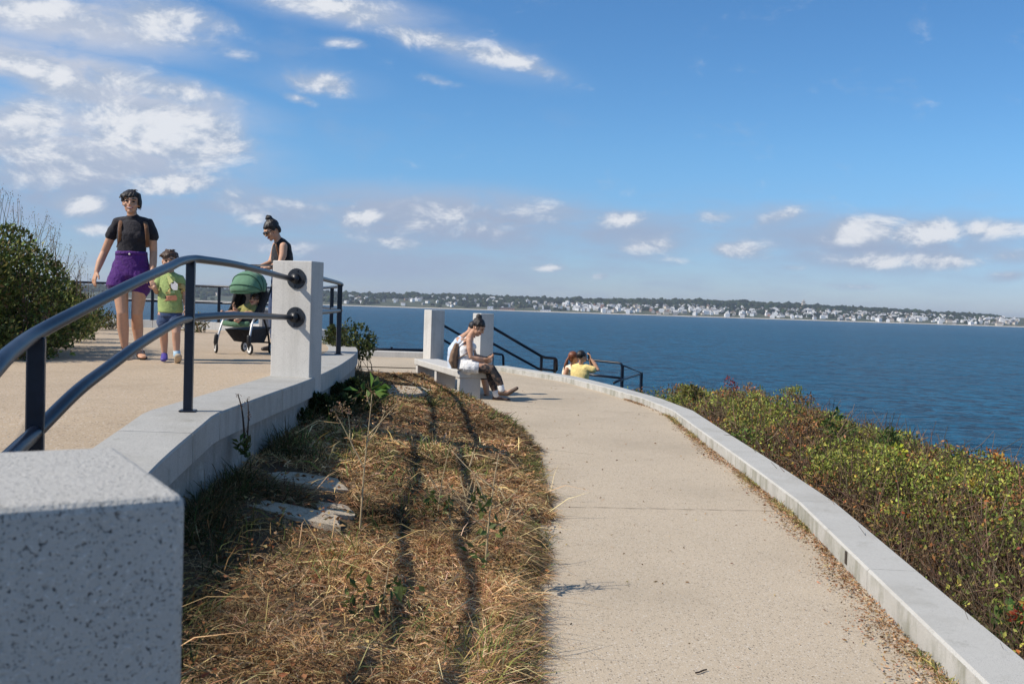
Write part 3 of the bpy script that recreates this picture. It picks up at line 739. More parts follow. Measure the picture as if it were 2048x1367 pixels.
C_BLACK = cloth('black_cotton', (.016, .016, .020)); C_CHAR = cloth('faded_black_jersey', (.019, .017, .023)); C_PURPLE = cloth('purple_cotton', (.082, .017, .175), b=.7)
C_GREEN = cloth('lime_green_cotton', (.34, .43, .15)); C_DENIM = cloth('blue_denim', (.045, .075, .16)); C_WHITE = cloth('white_cotton', (.80, .80, .80)); C_PALE = cloth('pale_blue_cotton', (.60, .68, .80))
C_YEL = cloth('yellow_cotton', (.86, .66, .26)); C_CREAM = cloth('cream_cotton', (.80, .74, .58)); C_BROWN = cloth('brown_leather', (.17, .075, .032), .55, .3); C_TAN = cloth('tan_canvas', (.24, .15, .095), .8)
EYE_M = plain('dark_eye', (.012, .010, .009), .15, 0, 10); LIP = plain('lips', (.36, .10, .09), .4, .1, 60); TEETH = plain('teeth', (.75, .72, .66), .3, .05, 60)
GLASS = plain('dark_lens', (.010, .010, .012), .12, 0, 10, .7); SHOE_DK = plain('dark_shoe', (.03, .024, .022), .6); SHOE_BR = plain('brown_shoe_leather', (.085, .05, .034), .6); SHOE_BL = plain('purple_blue_shoe', (.07, .05, .28), .55); SHOE_GR = plain('blue_grey_sock', (.40, .56, .68), .8); SOLE = plain('tan_shoe_sole', (.46, .36, .25), .8); SOCK = plain('white_sock', (.8, .8, .8), .9)

def legging_mat():
    m, t, b, pos, obj = newmat('patterned_dark_leggings')
    v = t.voro(pos, 34, 'F1', 'Color'); s = t.new('ShaderNodeSeparateColor'); t.link(v, s.inputs[0])
    c = t.mix(t.maprange(s.outputs[0], .55, .62), (.022, .020, .022), (.13, .085, .065)); t.link(c, b.inputs['Base Color']); b.inputs['Roughness'].default_value = .8; return m
LEGG = legging_mat()
def frame3(f, u):
    f = Vector(f).normalized(); u = Vector(u); u = (u - f * u.dot(f)).normalized(); s = f.cross(u)   # s: the person's right
    return f, u, s, Matrix((s, f, u)).transposed()
def head_geo(g, c, f, u, k=1.0, neck=None, nr=.052):
    f, u, s, A = frame3(f, u); c = Vector(c)
    g.ell(c + (f * -.008 + u * .018) * k, (.074 * k, .093 * k, .098 * k), A)
    g.ell(c + (f * .028 - u * .045) * k, (.058 * k, .060 * k, .066 * k), A)
    g.loft([c + (f * .062 - u * .085) * k, c + (f * .066 - u * .088) * k], [.026 * k, .024 * k])
    g.loft([c + (f * .082 + u * .012) * k, c + (f * .100 - u * .022) * k], [.009 * k, .014 * k])                       # nose
    g.loft([c + (f * .074 + u * .028 + s * .045) * k, c + (f * .084 + u * .032) * k, c + (f * .074 + u * .028 - s * .045) * k], [.008 * k] * 3)   # brow
    for q in (-1, 1):
        g.ell(c + (s * q * .046 + f * .058 - u * .028) * k, (.022 * k, .022 * k, .020 * k), A)                       # cheeks
        g.ell(c + (s * q * .074 - f * .004 - u * .010) * k, (.010 * k, .021 * k, .030 * k), A)                       # ears
    if neck is not None: g.loft([Vector(neck), c + (f * -.02 - u * .06) * k], [nr * k, nr * .92 * k])
def face_parts(root, c, f, u, k=1.0, smile=True, eyes=True):
    f, u, s, A = frame3(f, u); c = Vector(c)
    if eyes:
        for q in (-1, 1):
            g = Geo(); g.ell(c + (s * q * .031 + f * .079 + u * .006) * k, (.015 * k, .010 * k, .008 * k), A, 10); g.build('eye', EYE_M, root, True)
            g = Geo(); g.loft([c + (s * q * .048 + f * .076 + u * .028) * k, c + (s * q * .018 + f * .089 + u * .031) * k], [.0045 * k, .005 * k]); g.build('eyebrow', H_DARK, root, True)
    g = Geo(); g.loft([c + (s * .026 + f * .078 - u * .052) * k, c + (f * .092 - u * .060) * k, c + (-s * .026 + f * .078 - u * .052) * k], [.006 * k, .011 * k, .006 * k]); mo = g.build('mouth', LIP, root, True)
    if smile:
        g = Geo(); g.loft([c + (s * .018 + f * .088 - u * .053) * k, c + (f * .0985 - u * .058) * k, c + (-s * .018 + f * .088 - u * .053) * k], [.003 * k, .0048 * k, .003 * k]); g.build('teeth', TEETH, mo, True)
def hand_geo(g, w, d, n, t, k=1.0, curl=.5, spread=.0, elbow=None):
    """wrist w, pointing d, palm facing n, thumb on side t"""
    w = Vector(w); d = Vector(d).normalized(); n = Vector(n); n = (n - d * n.dot(d)).normalized(); t0 = d.cross(n); t = t0 if t0.dot(Vector(t)) > 0 else -t0
    g.loft([w, w + d * .045 * k, w + d * .085 * k], [.026 * k, .037 * k, .038 * k], [.019 * k, .016 * k, .013 * k], t)
    for i, L in enumerate((.066, .076, .071, .056)):
        b = w + d * (.086 - .004 * abs(i - 1.3)) * k + t * (.029 - .0195 * i) * k
        a = curl * (.9 + .15 * i); d1 = (d * math.cos(a * .5) + n * math.sin(a * .5) + t * (.12 * (1.5 - i) * (spread + .15))).normalized(); d2 = (d * math.cos(a * 1.3) + n * math.sin(a * 1.3)).normalized(); d3 = (d * math.cos(a * 1.9) + n * math.sin(a * 1.9)).normalized()
        p1 = b + d1 * L * .48 * k; p2 = p1 + d2 * L * .30 * k; p3 = p2 + d3 * L * .22 * k
        g.loft([b - d * .01 * k, b, p1, p2, p3], [.009 * k, .0092 * k, .0085 * k, .0078 * k, .0068 * k], n=8)
    b = w + d * .025 * k + t * .026 * k; p1 = b + (d * .7 + t * .75 + n * .2).normalized() * .038 * k; p2 = p1 + (d * .92 + t * .3 + n * .35 * (.3 + curl)).normalized() * .030 * k
    g.loft([b, p1, p2], [.013 * k, .0105 * k, .0085 * k], n=8)
def limb(g, pts, r): g.loft(pts, r, None, None, 16)
Xv, Yv, Zv = V3(1, 0, 0), V3(0, 1, 0), V3(0, 0, 1)

def hair_mop(h, c, f, u, s, A, k, seed=3, side=.065, fringe=True):
    """layered locks over the skull: crown, sides to the jaw, broken fringe swept to one side"""
    R = random.Random(seed)
    h.ell(c + (u * .040 - f * .024) * k, (.083 * k, .094 * k, .086 * k), A)
    h.ell(c - (f * .075 + u * .015) * k, (.06 * k, .035 * k, .06 * k), A)
    top = c + (u * .12 - f * .012 + s * .012) * k
    for i in range(80):
        a = R.uniform(-2.75, 2.75)                     # 0 = straight ahead, +-pi = back
        d = f * math.cos(a) + s * math.sin(a); front = math.cos(a) > .55
        sidek = .55 if d.dot(s) > .3 and not front else 1.0
        ln = (R.uniform(.030, .062) if front else R.uniform(.10, .10 + side) * sidek) if fringe or not front else .02
        o = R.uniform(.0, .010)
        p0 = top + d * .02 * k; p1 = c + (d * (.070 + o) - f * .012 + u * .088) * k; p2 = c + (d * (.086 + o) - f * .010 + u * (.088 - ln * .62)) * k + s * (.018 * k if front else 0)
        p3 = c + (d * (.084 + o) - f * .010 + u * (.088 - ln)) * k + s * (.030 * k if front else 0) + Vector((R.gauss(0, .004), R.gauss(0, .004), 0))
        w = R.uniform(.007, .013) * k
        h.loft([p0, p1, p2, p3], [w, w * 1.1, w * .9, w * .35], [w * .6] * 3 + [w * .3], d.cross(u), 8, 2)
    for i in range(5):                                 # stray tufts on the crown
        d = f * R.uniform(-1, .7) + s * R.uniform(-1, 1); p = top + d * .03 * k; h.loft([p, p + u * .006 * k + d * .02 * k, p + d * .05 * k - u * .002 * k], [.009 * k, .007 * k, .003 * k], None, None, 8, 2)
def hair_up(h, c, f, u, s, k, bun, seed=4):
    """locks swept back from the hairline to a loose bun, a few wisps left free"""
    R = random.Random(seed)
    for i in range(44):
        a = R.uniform(-3.1, 3.1); d = f * math.cos(a) + s * math.sin(a); low = .045 if math.cos(a) > .5 else (-.005 if math.cos(a) > -.3 else -.05)
        p0 = c + (d * .083 - f * .010 + u * (low + R.gauss(0, .006))) * k; p1 = c + (d * .078 - f * .018 + u * .085) * k; p1 = p1.lerp(bun, .12); w = R.uniform(.006, .011) * k
        h.loft([p0, p0.lerp(p1, .5) + d * .008 * k, p1, p1.lerp(bun, .6) + u * .012 * k, bun], [w * .6, w, w, w, w * .7], None, None, 8, 2)
    for i in range(9):                                  # coils of the bun
        a = R.uniform(0, 6.28); e = (s * math.cos(a) + f * math.sin(a)); p = bun + u * R.uniform(.0, .03) * k
        h.loft([p + e * .034 * k, p + u * .022 * k + e * .012 * k, p - e * .030 * k + u * .004 * k], [.010 * k, .013 * k, .008 * k], None, None, 8, 2)
    for i in range(6):
        q = R.choice((-1, 1)); p = c + (s * q * .078 + f * R.uniform(.0, .04) + u * R.uniform(-.03, .03)) * k; h.loft([p, p + (s * q * .006 - u * .03) * k, p + (f * .008 - u * .055) * k], [.0042 * k, .0034 * k, .002 * k], None, None, 6, 1)
# ---- the walking woman in purple shorts
def woman_walking():
    D = 9.65
    J = lambda x, y, dy=0.0: at(x, y, D + dy)
    root = thing('person', 'smiling woman walking in black mock-neck tee and purple shorts, hand in hand with the child', 'person', (J(265, 717).x, D, TZ))
    hc = J(262.5, 405, -.02); f = V3(.24, -.97, -.02); u = V3(.035, 0, 1); g = Geo()
    head_geo(g, hc, f, u, .98, J(266, 438, .02), .050)
    g.loft([J(266, 437, .02), J(266, 446, .03), J(265, 470, 0), J(264, 502, .01), J(261, 532, .02), J(261, 556, .02)], [.05, .10, .128, .114, .155, .15], [.05, .075, .095, .085, .105, .10], Xv, 20)
    limb(g, [J(233, 448, .03), J(222, 474, .05), J(209, 504, .07), J(200, 524, .02), J(193.5, 543, -.03)], [.038, .043, .036, .036, .024])
    hand_geo(g, J(193.5, 543, -.03), J(188, 560, -.06) - J(193.5, 543, -.03), V3(.5, .6, 0), V3(.6, -.8, 0), 1.0, .45, .4)
    limb(g, [J(299, 448, .03), J(305, 475, .05), J(307, 503, .07), J(306.5, 525, .02), J(305, 548, -.05)], [.038, .043, .036, .036, .024])
    hand_geo(g, J(305, 548, -.05), J(309, 572, -.09) - J(305, 548, -.05), V3(-.3, .9, 0), V3(-.8, -.5, 0), 1.0, .8)
    limb(g, [J(242, 545, .02), J(241.5, 585, -.03), J(245, 626, -.07), J(246, 655, -.02), J(250, 697, .01)], [.095, .070, .053, .055, .031])
    g.loft([J(250, 701, .02), J(248.5, 710, -.05), J(247, 714, -.14), J(246.5, 715.5, -.18)], [.034, .036, .040, .030], [.034, .028, .018, .013], Xv)
    limb(g, [J(281, 545, .02), J(279, 585, .01), J(274, 626, .01), J(275, 655, .10), J(278.5, 696, .13)], [.095, .070, .053, .055, .031])
    g.loft([J(279, 701, .14), J(281, 707, .06), J(285, 712.5, -.02), J(287, 714, -.06)], [.034, .036, .040, .030], [.034, .028, .018, .013], Xv)
    g.blend('body', SK, root, .0055, 5)
    face_parts(root, hc, f, u, .98)
    # hair: dark, cut round the face, with a fringe
    f_, u_, s_, A = frame3(f, u); k = .98; h = Geo()
    hair_mop(h, hc, f_, u_, s_, A, k)
    h.blend('hair', H_DARK, root, .004, 2)
    t = Geo()
    t.loft([J(265.5, 431.5, .01), J(266, 438, .02), J(266, 446, .03), J(265, 470, 0), J(264, 496, .005), J(263, 511, .01)], [.052, .068, .138, .146, .128, .132], [.050, .062, .084, .104, .092, .094], Xv, 24, 1)
    t.loft([J(266, 443, .03), J(236, 447, .03), J(222.5, 470, .05)], [.062, .060, .055]); t.loft([J(266, 443, .03), J(296, 448, .03), J(305.5, 472, .05)], [.062, .060, .055])
    for q in (-1, 1): t.ell(J(265 + q * 11, 474, -.040), (.066, .058, .062))
    t.blend('shirt', C_CHAR, root, .006, 9, fold=0.01)
    p = Geo()
    p.loft([J(263, 504, .01), J(263, 514, .01), J(262, 536, .02), J(262, 552, .02)], [.138, .148, .182, .190], [.098, .105, .125, .125], Xv, 24, 1)
    p.loft([J(247, 545, .02), J(240, 560, .0), J(237.5, 574, -.01)], [.108, .112, .116], [.115, .118, .122], Xv, 18, 1); p.loft([J(276, 545, .02), J(281, 560, .02), J(284, 573, .02)], [.106, .108, .112], [.115, .118, .122], Xv, 18, 1)
    so_ = p.blend('shorts', C_PURPLE, root, .006, 5, fold=0.012)
    w = Geo(); w.loft([J(262.8, 503.5, .01), J(262.8, 510, .01)], [.150, .154], [.110, .113], Xv, 28, 0); w.build('waistband', C_PURPLE, so_, True)
    b_ = Geo(); b_.ell(J(259, 508, -.107), (.010, .006, .010)); b_.build('button', TEETH, so_, True)
    for (x, y, dy, x2, y2, d2) in ((247.2, 712, -.05, 246.6, 716, -.17), (281.5, 710, .05, 286.5, 714.5, -.05)):
        e = Geo(); a = J(x, y, dy + .07); c = J(x2, y2, d2); a.z = c.z = TZ + .012
        e.loft([a, a.lerp(c, .5), c], [.036, .040, .042], [.012] * 3, Xv); sh = e.build('shoe', SHOE_DK if x > 260 else SOLE, root, True)
        e = Geo(); q = a.lerp(c, .68); e.loft([q + V3(-.042, 0, .004), q + V3(-.02, 0, .036), q + V3(.02, 0, .036), q + V3(.042, 0, .004)], [.007] * 4); e.build('strap', C_BROWN, sh, True)
        e = Geo(); q = a.lerp(c, .10); e.loft([q + V3(-.04, 0, .01), q + V3(-.032, -.01, .062), q + V3(.032, -.01, .062), q + V3(.04, 0, .01)], [.006] * 4); e.build('strap', C_BROWN, sh, True)
    bp = thing('backpack', 'brown leather backpack worn by the woman in purple shorts, its two straps over her shoulders', 'backpack', J(264, 500, .18))
    e = Geo(); e.box(J(264, 480, .165), (.24, .10, .30), None, .035); e.build('bag', C_BROWN, bp, True)
    for (x, pts) in ((0, [(243, 440, .06), (242.5, 441.5, -.01), (240.5, 449, -.066), (240, 462, -.093), (240.5, 476, -.088), (238, 490, -.035), (236, 494, .05)]), (1, [(289, 441, .06), (289.5, 442.5, -.01), (292, 450, -.066), (294, 464, -.085), (295, 478, -.07), (295, 490, -.02), (294, 494, .05)])):
        e = Geo(); P = [J(*q) for q in pts]; P = smooth_path(P, 4); e.loft(P, [.019] * len(P), [.006] * len(P), Xv, 10, 1); e.build('strap', C_BROWN, bp, True)
woman_walking()

# ---- the child in the green T-shirt
def child():
    D = 9.4
    J = lambda x, y, dy=0.0: at(x, y, D + dy)
    root = thing('person', 'young boy in a lime green picture T-shirt and denim shorts, holding the woman\'s hand', 'person', (J(342, 724).x, D, TZ))
    hc = J(339.5, 522, 0); f = V3(.20, -.97, -.10); u = V3(.03, 0, 1); g = Geo(); k = .86
    head_geo(g, hc, f, u, k, J(340.5, 547, .02), .044)
    g.loft([J(340.5, 547, .02), J(340.5, 554, .02), J(340.5, 580, .01), J(340, 610, .01), J(340, 630, .01)], [.04, .088, .092, .088, .095], [.04, .055, .07, .07, .075], Xv, 18)
    limb(g, [J(322, 556, .02), J(315, 572, .0), J(313.5, 584, -.03), J(311, 579, -.075), J(309.5, 574, -.10)], [.032, .029, .025, .023, .018])
    hand_geo(g, J(311, 580, -.075), V3(-.25, -.25, .9), V3(-.5, .7, 0), V3(-.8, -.4, 0), .68, .8)
    limb(g, [J(359, 557, .02), J(366, 575, .03), J(369, 592, .03), J(371, 604, .0), J(371.5, 617, -.04)], [.032, .030, .025, .023, .018])
    hand_geo(g, J(371.5, 617, -.04), V3(.02, -.15, -1), V3(-1, 0, 0), V3(0, -1, 0), .68, .5)
    limb(g, [J(329, 628, .01), J(328, 648, 0), J(327.5, 667, .0), J(328, 680, .03), J(329, 704, .05)], [.062, .050, .038, .038, .026])
    limb(g, [J(351.5, 628, .01), J(352, 648, -.03), J(352.5, 666, -.07), J(352.5, 680, -.06), J(353.5, 706, -.07)], [.062, .050, .038, .038, .026])
    g.blend('body', SK_T, root, .005, 4); face_parts(root, hc, f, u, k, False)
    f_, u_, s_, A = frame3(f, u); h = Geo()
    hair_mop(h, hc, f_, u_, s_, A, k, 9, .0)
    h.blend('hair', H_BROWN, root, .004, 2)
    t = Geo(); t.loft([J(340.5, 547, .02), J(340.5, 553, .02), J(340.5, 580, .01), J(340.5, 605, .01), J(340.5, 623, .01)], [.050, .098, .108, .112, .118], [.046, .064, .084, .088, .092], Xv, 22, 1)
    t.loft([J(338, 553, .02), J(323, 557, .02), J(316, 570, .0)], [.044, .045, .046]); t.loft([J(343, 553, .02), J(359, 558, .02), J(366, 575, .03)], [.044, .045, .046])
    sh = t.blend('shirt', C_GREEN, root, .0055, 5, fold=0.01)
    # picture printed on the shirt: soft blocks of yellow, white and rust that follow the cloth
    me = sh.data; mw = Matrix.LocRotScale(root.location, root.rotation_euler, root.scale)
    bvh = BVHTree.FromPolygons([mw @ v.co for v in me.vertices], [p.vertices[:] for p in me.polygons])
    def patch(col, poly):
        P = []; n = len(poly)
        c0 = (sum(p[0] for p in poly) / n, sum(p[1] for p in poly) / n); ring = []
        for r_ in (1.0, .66, .33):
            for i in range(n):
                for q in range(3):
                    a = poly[i]; b = poly[(i + 1) % n]; x = a[0] + (b[0] - a[0]) * q / 3; y = a[1] + (b[1] - a[1]) * q / 3
                    ring.append((c0[0] + (x - c0[0]) * r_, c0[1] + (y - c0[1]) * r_))
        ring.append(c0); m = n * 3
        for (x, y) in ring:
            a = J(x, y, -.5); hit = bvh.ray_cast(a, V3(0, 1, 0)); p = hit[0] if hit[0] is not None else J(x, y, -.08); P.append(p + V3(0, -.0025, 0))
        F = []
        for q in range(2):
            for i in range(m): F.append((q * m + i, q * m + (i + 1) % m, (q + 1) * m + (i + 1) % m, (q + 1) * m + i))
        for i in range(m): F.append((2 * m + i, 2 * m + (i + 1) % m, 3 * m))
        g = Geo(); g.add(P, F); g.build('shirt_print', plain('print_ink', col, .8, .15, 80), sh, True)
    patch((.78, .80, .30), [(334, 552), (337, 549), (349, 566), (338, 569)]); patch((.70, .68, .68), [(341, 566), (349, 562), (356, 568), (355, 580), (347, 580), (343, 576)])
    patch((.46, .36, .14), [(325, 566), (335, 563), (341, 578), (341, 588), (326, 587)]); patch((.34, .14, .08), [(324, 592), (352, 590), (355, 596), (353, 601), (327, 601)]); patch((.06, .10, .06), [(333.5, 577), (336.5, 577), (336.5, 581), (333.5, 581)]); patch((.16, .24, .12), [(341, 582), (350, 581), (350, 586), (341, 586)])
    p = Geo(); p.loft([J(340, 618, .01), J(340, 632, .01)], [.104, .112], [.080, .086], Xv, 20, 1); p.loft([J(330, 630, .01), J(328, 644, .0)], [.064, .066]); p.loft([J(350.5, 630, .01), J(352, 644, -.02)], [.064, .066]); p.blend('shorts', C_DENIM, root, .0055, 4, fold=0.012)
    e = Geo(); e.loft([J(329, 708, .08), J(328.5, 716, -.02), J(327.5, 719, -.09)], [.028, .034, .030], [.036, .028, .020], Xv); e.blend('shoe', SHOE_BL, root, .005, 3)
    e = Geo(); e.loft([J(353.5, 702, -.06), J(354, 709, -.08)], [.032, .034]); e.build('sock', SHOE_GR, root, True)
    e = Geo(); e.loft([J(355, 722.5, -.09), J(356, 718, -.16), J(357, 711, -.215)], [.028, .036, .032], [.030, .026, .020], Xv); e.blend('shoe', SOLE, root, .005, 3)
child()

# ---- the pram and the woman pushing it
C_CAN = cloth('sage_green_canvas', (.125, .255, .155), .8, .2, 10); C_BOW2 = cloth('shaded_green_canvas', (.10, .20, .12)); C_BOW = cloth('dark_green_piping', (.045, .12, .07)); C_SEAT = cloth('black_seat_fabric', (.012, .012, .014)); FR_W = plain('white_metal_tube', (.62, .63, .64), .3, .05, 30, .5, metal=.3); TYRE = plain('black_tyre', (.015, .015, .016), .7); HUB = plain('white_wheel_hub', (.80, .80, .79), .4); PLB = plain('black_plastic', (.014, .014, .016), .5)
def pram():
    th = RAD(15); fw = V3(-math.sin(th), -math.cos(th), 0); rt = V3(math.cos(th), -math.sin(th), 0); C0 = V3(-3.01, 11.3, TZ)
    P = lambda a, b, c: C0 + rt * a + fw * b + Zv * c
    A = Matrix((rt, fw, Zv)).transposed()
    root = thing('stroller', 'folding pram with sage green hood, black seat and white-hubbed wheels, pushed across the terrace', 'pram', C0)
    # hood: three pleated panels over bows
    arcs = []; N = 22
    for j in range(13):
        a = RAD(-8 + j * 12.2); r = .210 + .018 * abs(math.sin(j / 12 * math.pi * 3)); wv = .172 + .010 * abs(math.sin(j / 12 * math.pi * 3))
        row = []
        for i in range(N + 1):
            q = math.pi * i / N; h = math.sin(q) ** .75; x = -math.copysign(abs(math.cos(q)) ** .85, math.cos(q)) * wv
            row.append(P(x + .045, .02 + math.cos(a) * r * (.25 + .75 * h), .70 + math.sin(a) * .222 * h * (1 + .05 * abs(math.sin(j / 12 * math.pi * 3)))))
        arcs.append(row)
    V = [p for r in arcs for p in r]; F = []
    for j in range(12):
        for i in range(N): F.append((j * (N + 1) + i, j * (N + 1) + i + 1, (j + 1) * (N + 1) + i + 1, (j + 1) * (N + 1) + i))
    g = Geo(); g.add(V, F); cn = g.build('canopy', C_CAN, root, True); sm = cn.modifiers.new('thick', 'SOLIDIFY'); sm.thickness = .008
    for j in (0, 2, 5, 8):
        g = Geo(); g.tube([p + Zv * .002 for p in arcs[j]], .0075, 8); g.build('hood_bow', C_BOW, cn, True)
    s_ = Geo(); s_.loft([P(0, .20, .36), P(0, .06, .37), P(0, -.04, .42), P(0, -.14, .62), P(0, -.20, .80)], [.15, .165, .17, .17, .15], [.035, .035, .03, .025, .02], rt, 16, 2)
    for q in (-1, 1): s_.loft([P(q * .165, .10, .42), P(q * .172, -.02, .50), P(q * .172, -.10, .68)], [.02, .03, .04], [.05, .07, .06], rt, 12)
    s_.blend('seat', C_SEAT, root, .009, 3)
    g = Geo(); g.loft([P(-.15, .215, .335), P(0, .245, .325), P(.15, .215, .335)], [.030] * 3, [.02] * 3, Zv, 12); g.build('leg_rest', C_BOW2, root, True)
    b = Geo(); top = [(-.17, .17, .27), (.17, .17, .27), (.19, -.22, .30), (-.19, -.22, .30)]; bot = [(-.09, .10, .135), (.11, .10, .12), (.13, -.18, .12), (-.13, -.18, .135)]
    b.add([P(*q) for q in top + bot], [(0, 1, 2, 3), (7, 6, 5, 4), (0, 4, 5, 1), (1, 5, 6, 2), (2, 6, 7, 3), (3, 7, 4, 0)]); b.build('basket', C_SEAT, root)
    f2 = Geo()
    for q in (-1, 1):
        f1 = Geo(); f1.tube(smooth_path([P(q * .20, .275, .10), P(q * .195, .255, .20), P(q * .185, .18, .36), P(q * .188, .11, .41)], 4), .012, 10); f1.build('front_leg', FR_W, root, True)
        f2.tube(smooth_path([P(q * .188, .11, .41), P(q * .19, .02, .46), P(q * .20, -.12, .62)], 4), .013, 10)
        f2.tube(smooth_path([P(q * .165, -.24, .10), P(q * .18, -.16, .26), P(q * .19, -.02, .44)], 4), .012, 10)
        f2.tube(smooth_path([P(q * .20, -.10, .60), P(q * .205, -.22, .80), P(q * .20, -.36, .99)], 4), .012, 10)
    f2.tube([P(-.16, -.24, .12), P(.16, -.24, .12)], .010, 8)
    f2.build('chassis', PLB, root, True)
    g = Geo(); g.tube([P(-.20, -.35, .985), P(-.19, -.375, 1.0), P(.19, -.375, 1.0), P(.20, -.35, .985)], .017, 10); g.build('handle', PLB, root, True)
    for q in (-1, 1):
        g = Geo(); g.loft([P(q * .20, .285, .20), P(q * .205, .29, .12), P(q * .205, .275, .075)], [.022, .024, .018], [.018, .02, .016]); g.build('wheel_fork', PLB, root, True)
    for (a, bb, yaw) in ((-.21, .27, -.75), (.21, .27, -1.0), (-.165, -.25, 0), (.165, -.25, -.35)):
        ax = (rt * math.cos(yaw) + fw * math.sin(yaw)).normalized(); c = P(a, bb, .062); u1 = ax.cross(Zv).normalized()
        ring = [c + (u1 * math.cos(t) + Zv * math.sin(t)) * .050 for t in [2 * math.pi * i / 22 for i in range(23)]]
        g = Geo(); g.tube(ring, .0125, 10); wh = g.build('wheel', TYRE, root, True)
        g = Geo(); g.loft([c - ax * .013, c + ax * .013], [.043, .043], None, None, 20, 0); hb = g.build('hub', HUB, wh, False)
        g = Geo(); g.loft([c - ax * .018, c + ax * .018], [.012, .012], None, None, 12, 0); g.build('axle_cap', PLB, hb, True)
    # the baby in the seat
    bb = thing('person', 'baby in a yellow-green top lying back in the green-hooded pram', 'person', P(.03, .03, .42))
    g = Geo(); hc = P(.10, .0, .60); head_geo(g, hc, fw + V3(0, 0, .25), Zv, .66, P(.085, .0, .545), .04)
    g.loft([P(.085, .0, .535), P(.06, .03, .49), P(.03, .08, .44)], [.055, .07, .07], [.05, .055, .055], rt, 14)
    limb(g, [P(.12, .04, .51), P(.13, .10, .46), P(.08, .15, .46)], [.026, .023, .018]); hand_geo(g, P(.08, .15, .46), rt * -1 + fw * .3, Zv * -1, fw, .5, .7)
    limb(g, [P(.00, .04, .51), P(-.04, .11, .47), P(-.06, .16, .50)], [.026, .023, .018]); hand_geo(g, P(-.06, .16, .50), Zv + rt * -.3, rt, fw * -1, .5, .6)
    limb(g, [P(.07, .09, .43), P(.06, .21, .43), P(.05, .27, .37)], [.045, .034, .026]); limb(g, [P(-.02, .09, .43), P(-.07, .20, .45), P(-.12, .26, .44)], [.045, .034, .026])
    g.loft([P(-.12, .26, .44), P(-.135, .29, .465)], [.022, .017]); g.loft([P(.05, .27, .37), P(.045, .31, .37)], [.022, .017])
    g.blend('body', SK, bb, .005, 3); face_parts(bb, hc, fw + V3(0, 0, .25), Zv, .66, False)
    h = Geo(); h.ell(hc + Zv * .022 - fw * .012, (.056, .066, .06), A); h.blend('hair', H_BROWN, bb, .005, 3)
    t = Geo(); t.loft([P(.088, .0, .540), P(.06, .03, .49), P(.03, .09, .43)], [.058, .080, .082], [.054, .066, .066], rt, 16, 1); t.loft([P(.11, .03, .52), P(.13, .08, .475)], [.034, .033]); t.loft([P(.01, .03, .52), P(-.03, .09, .48)], [.034, .033]); t.blend('top', cloth('yellow_green_jersey', (.34, .31, .10)), bb, .006, 3, fold=0.01)
    return P
PR = pram()
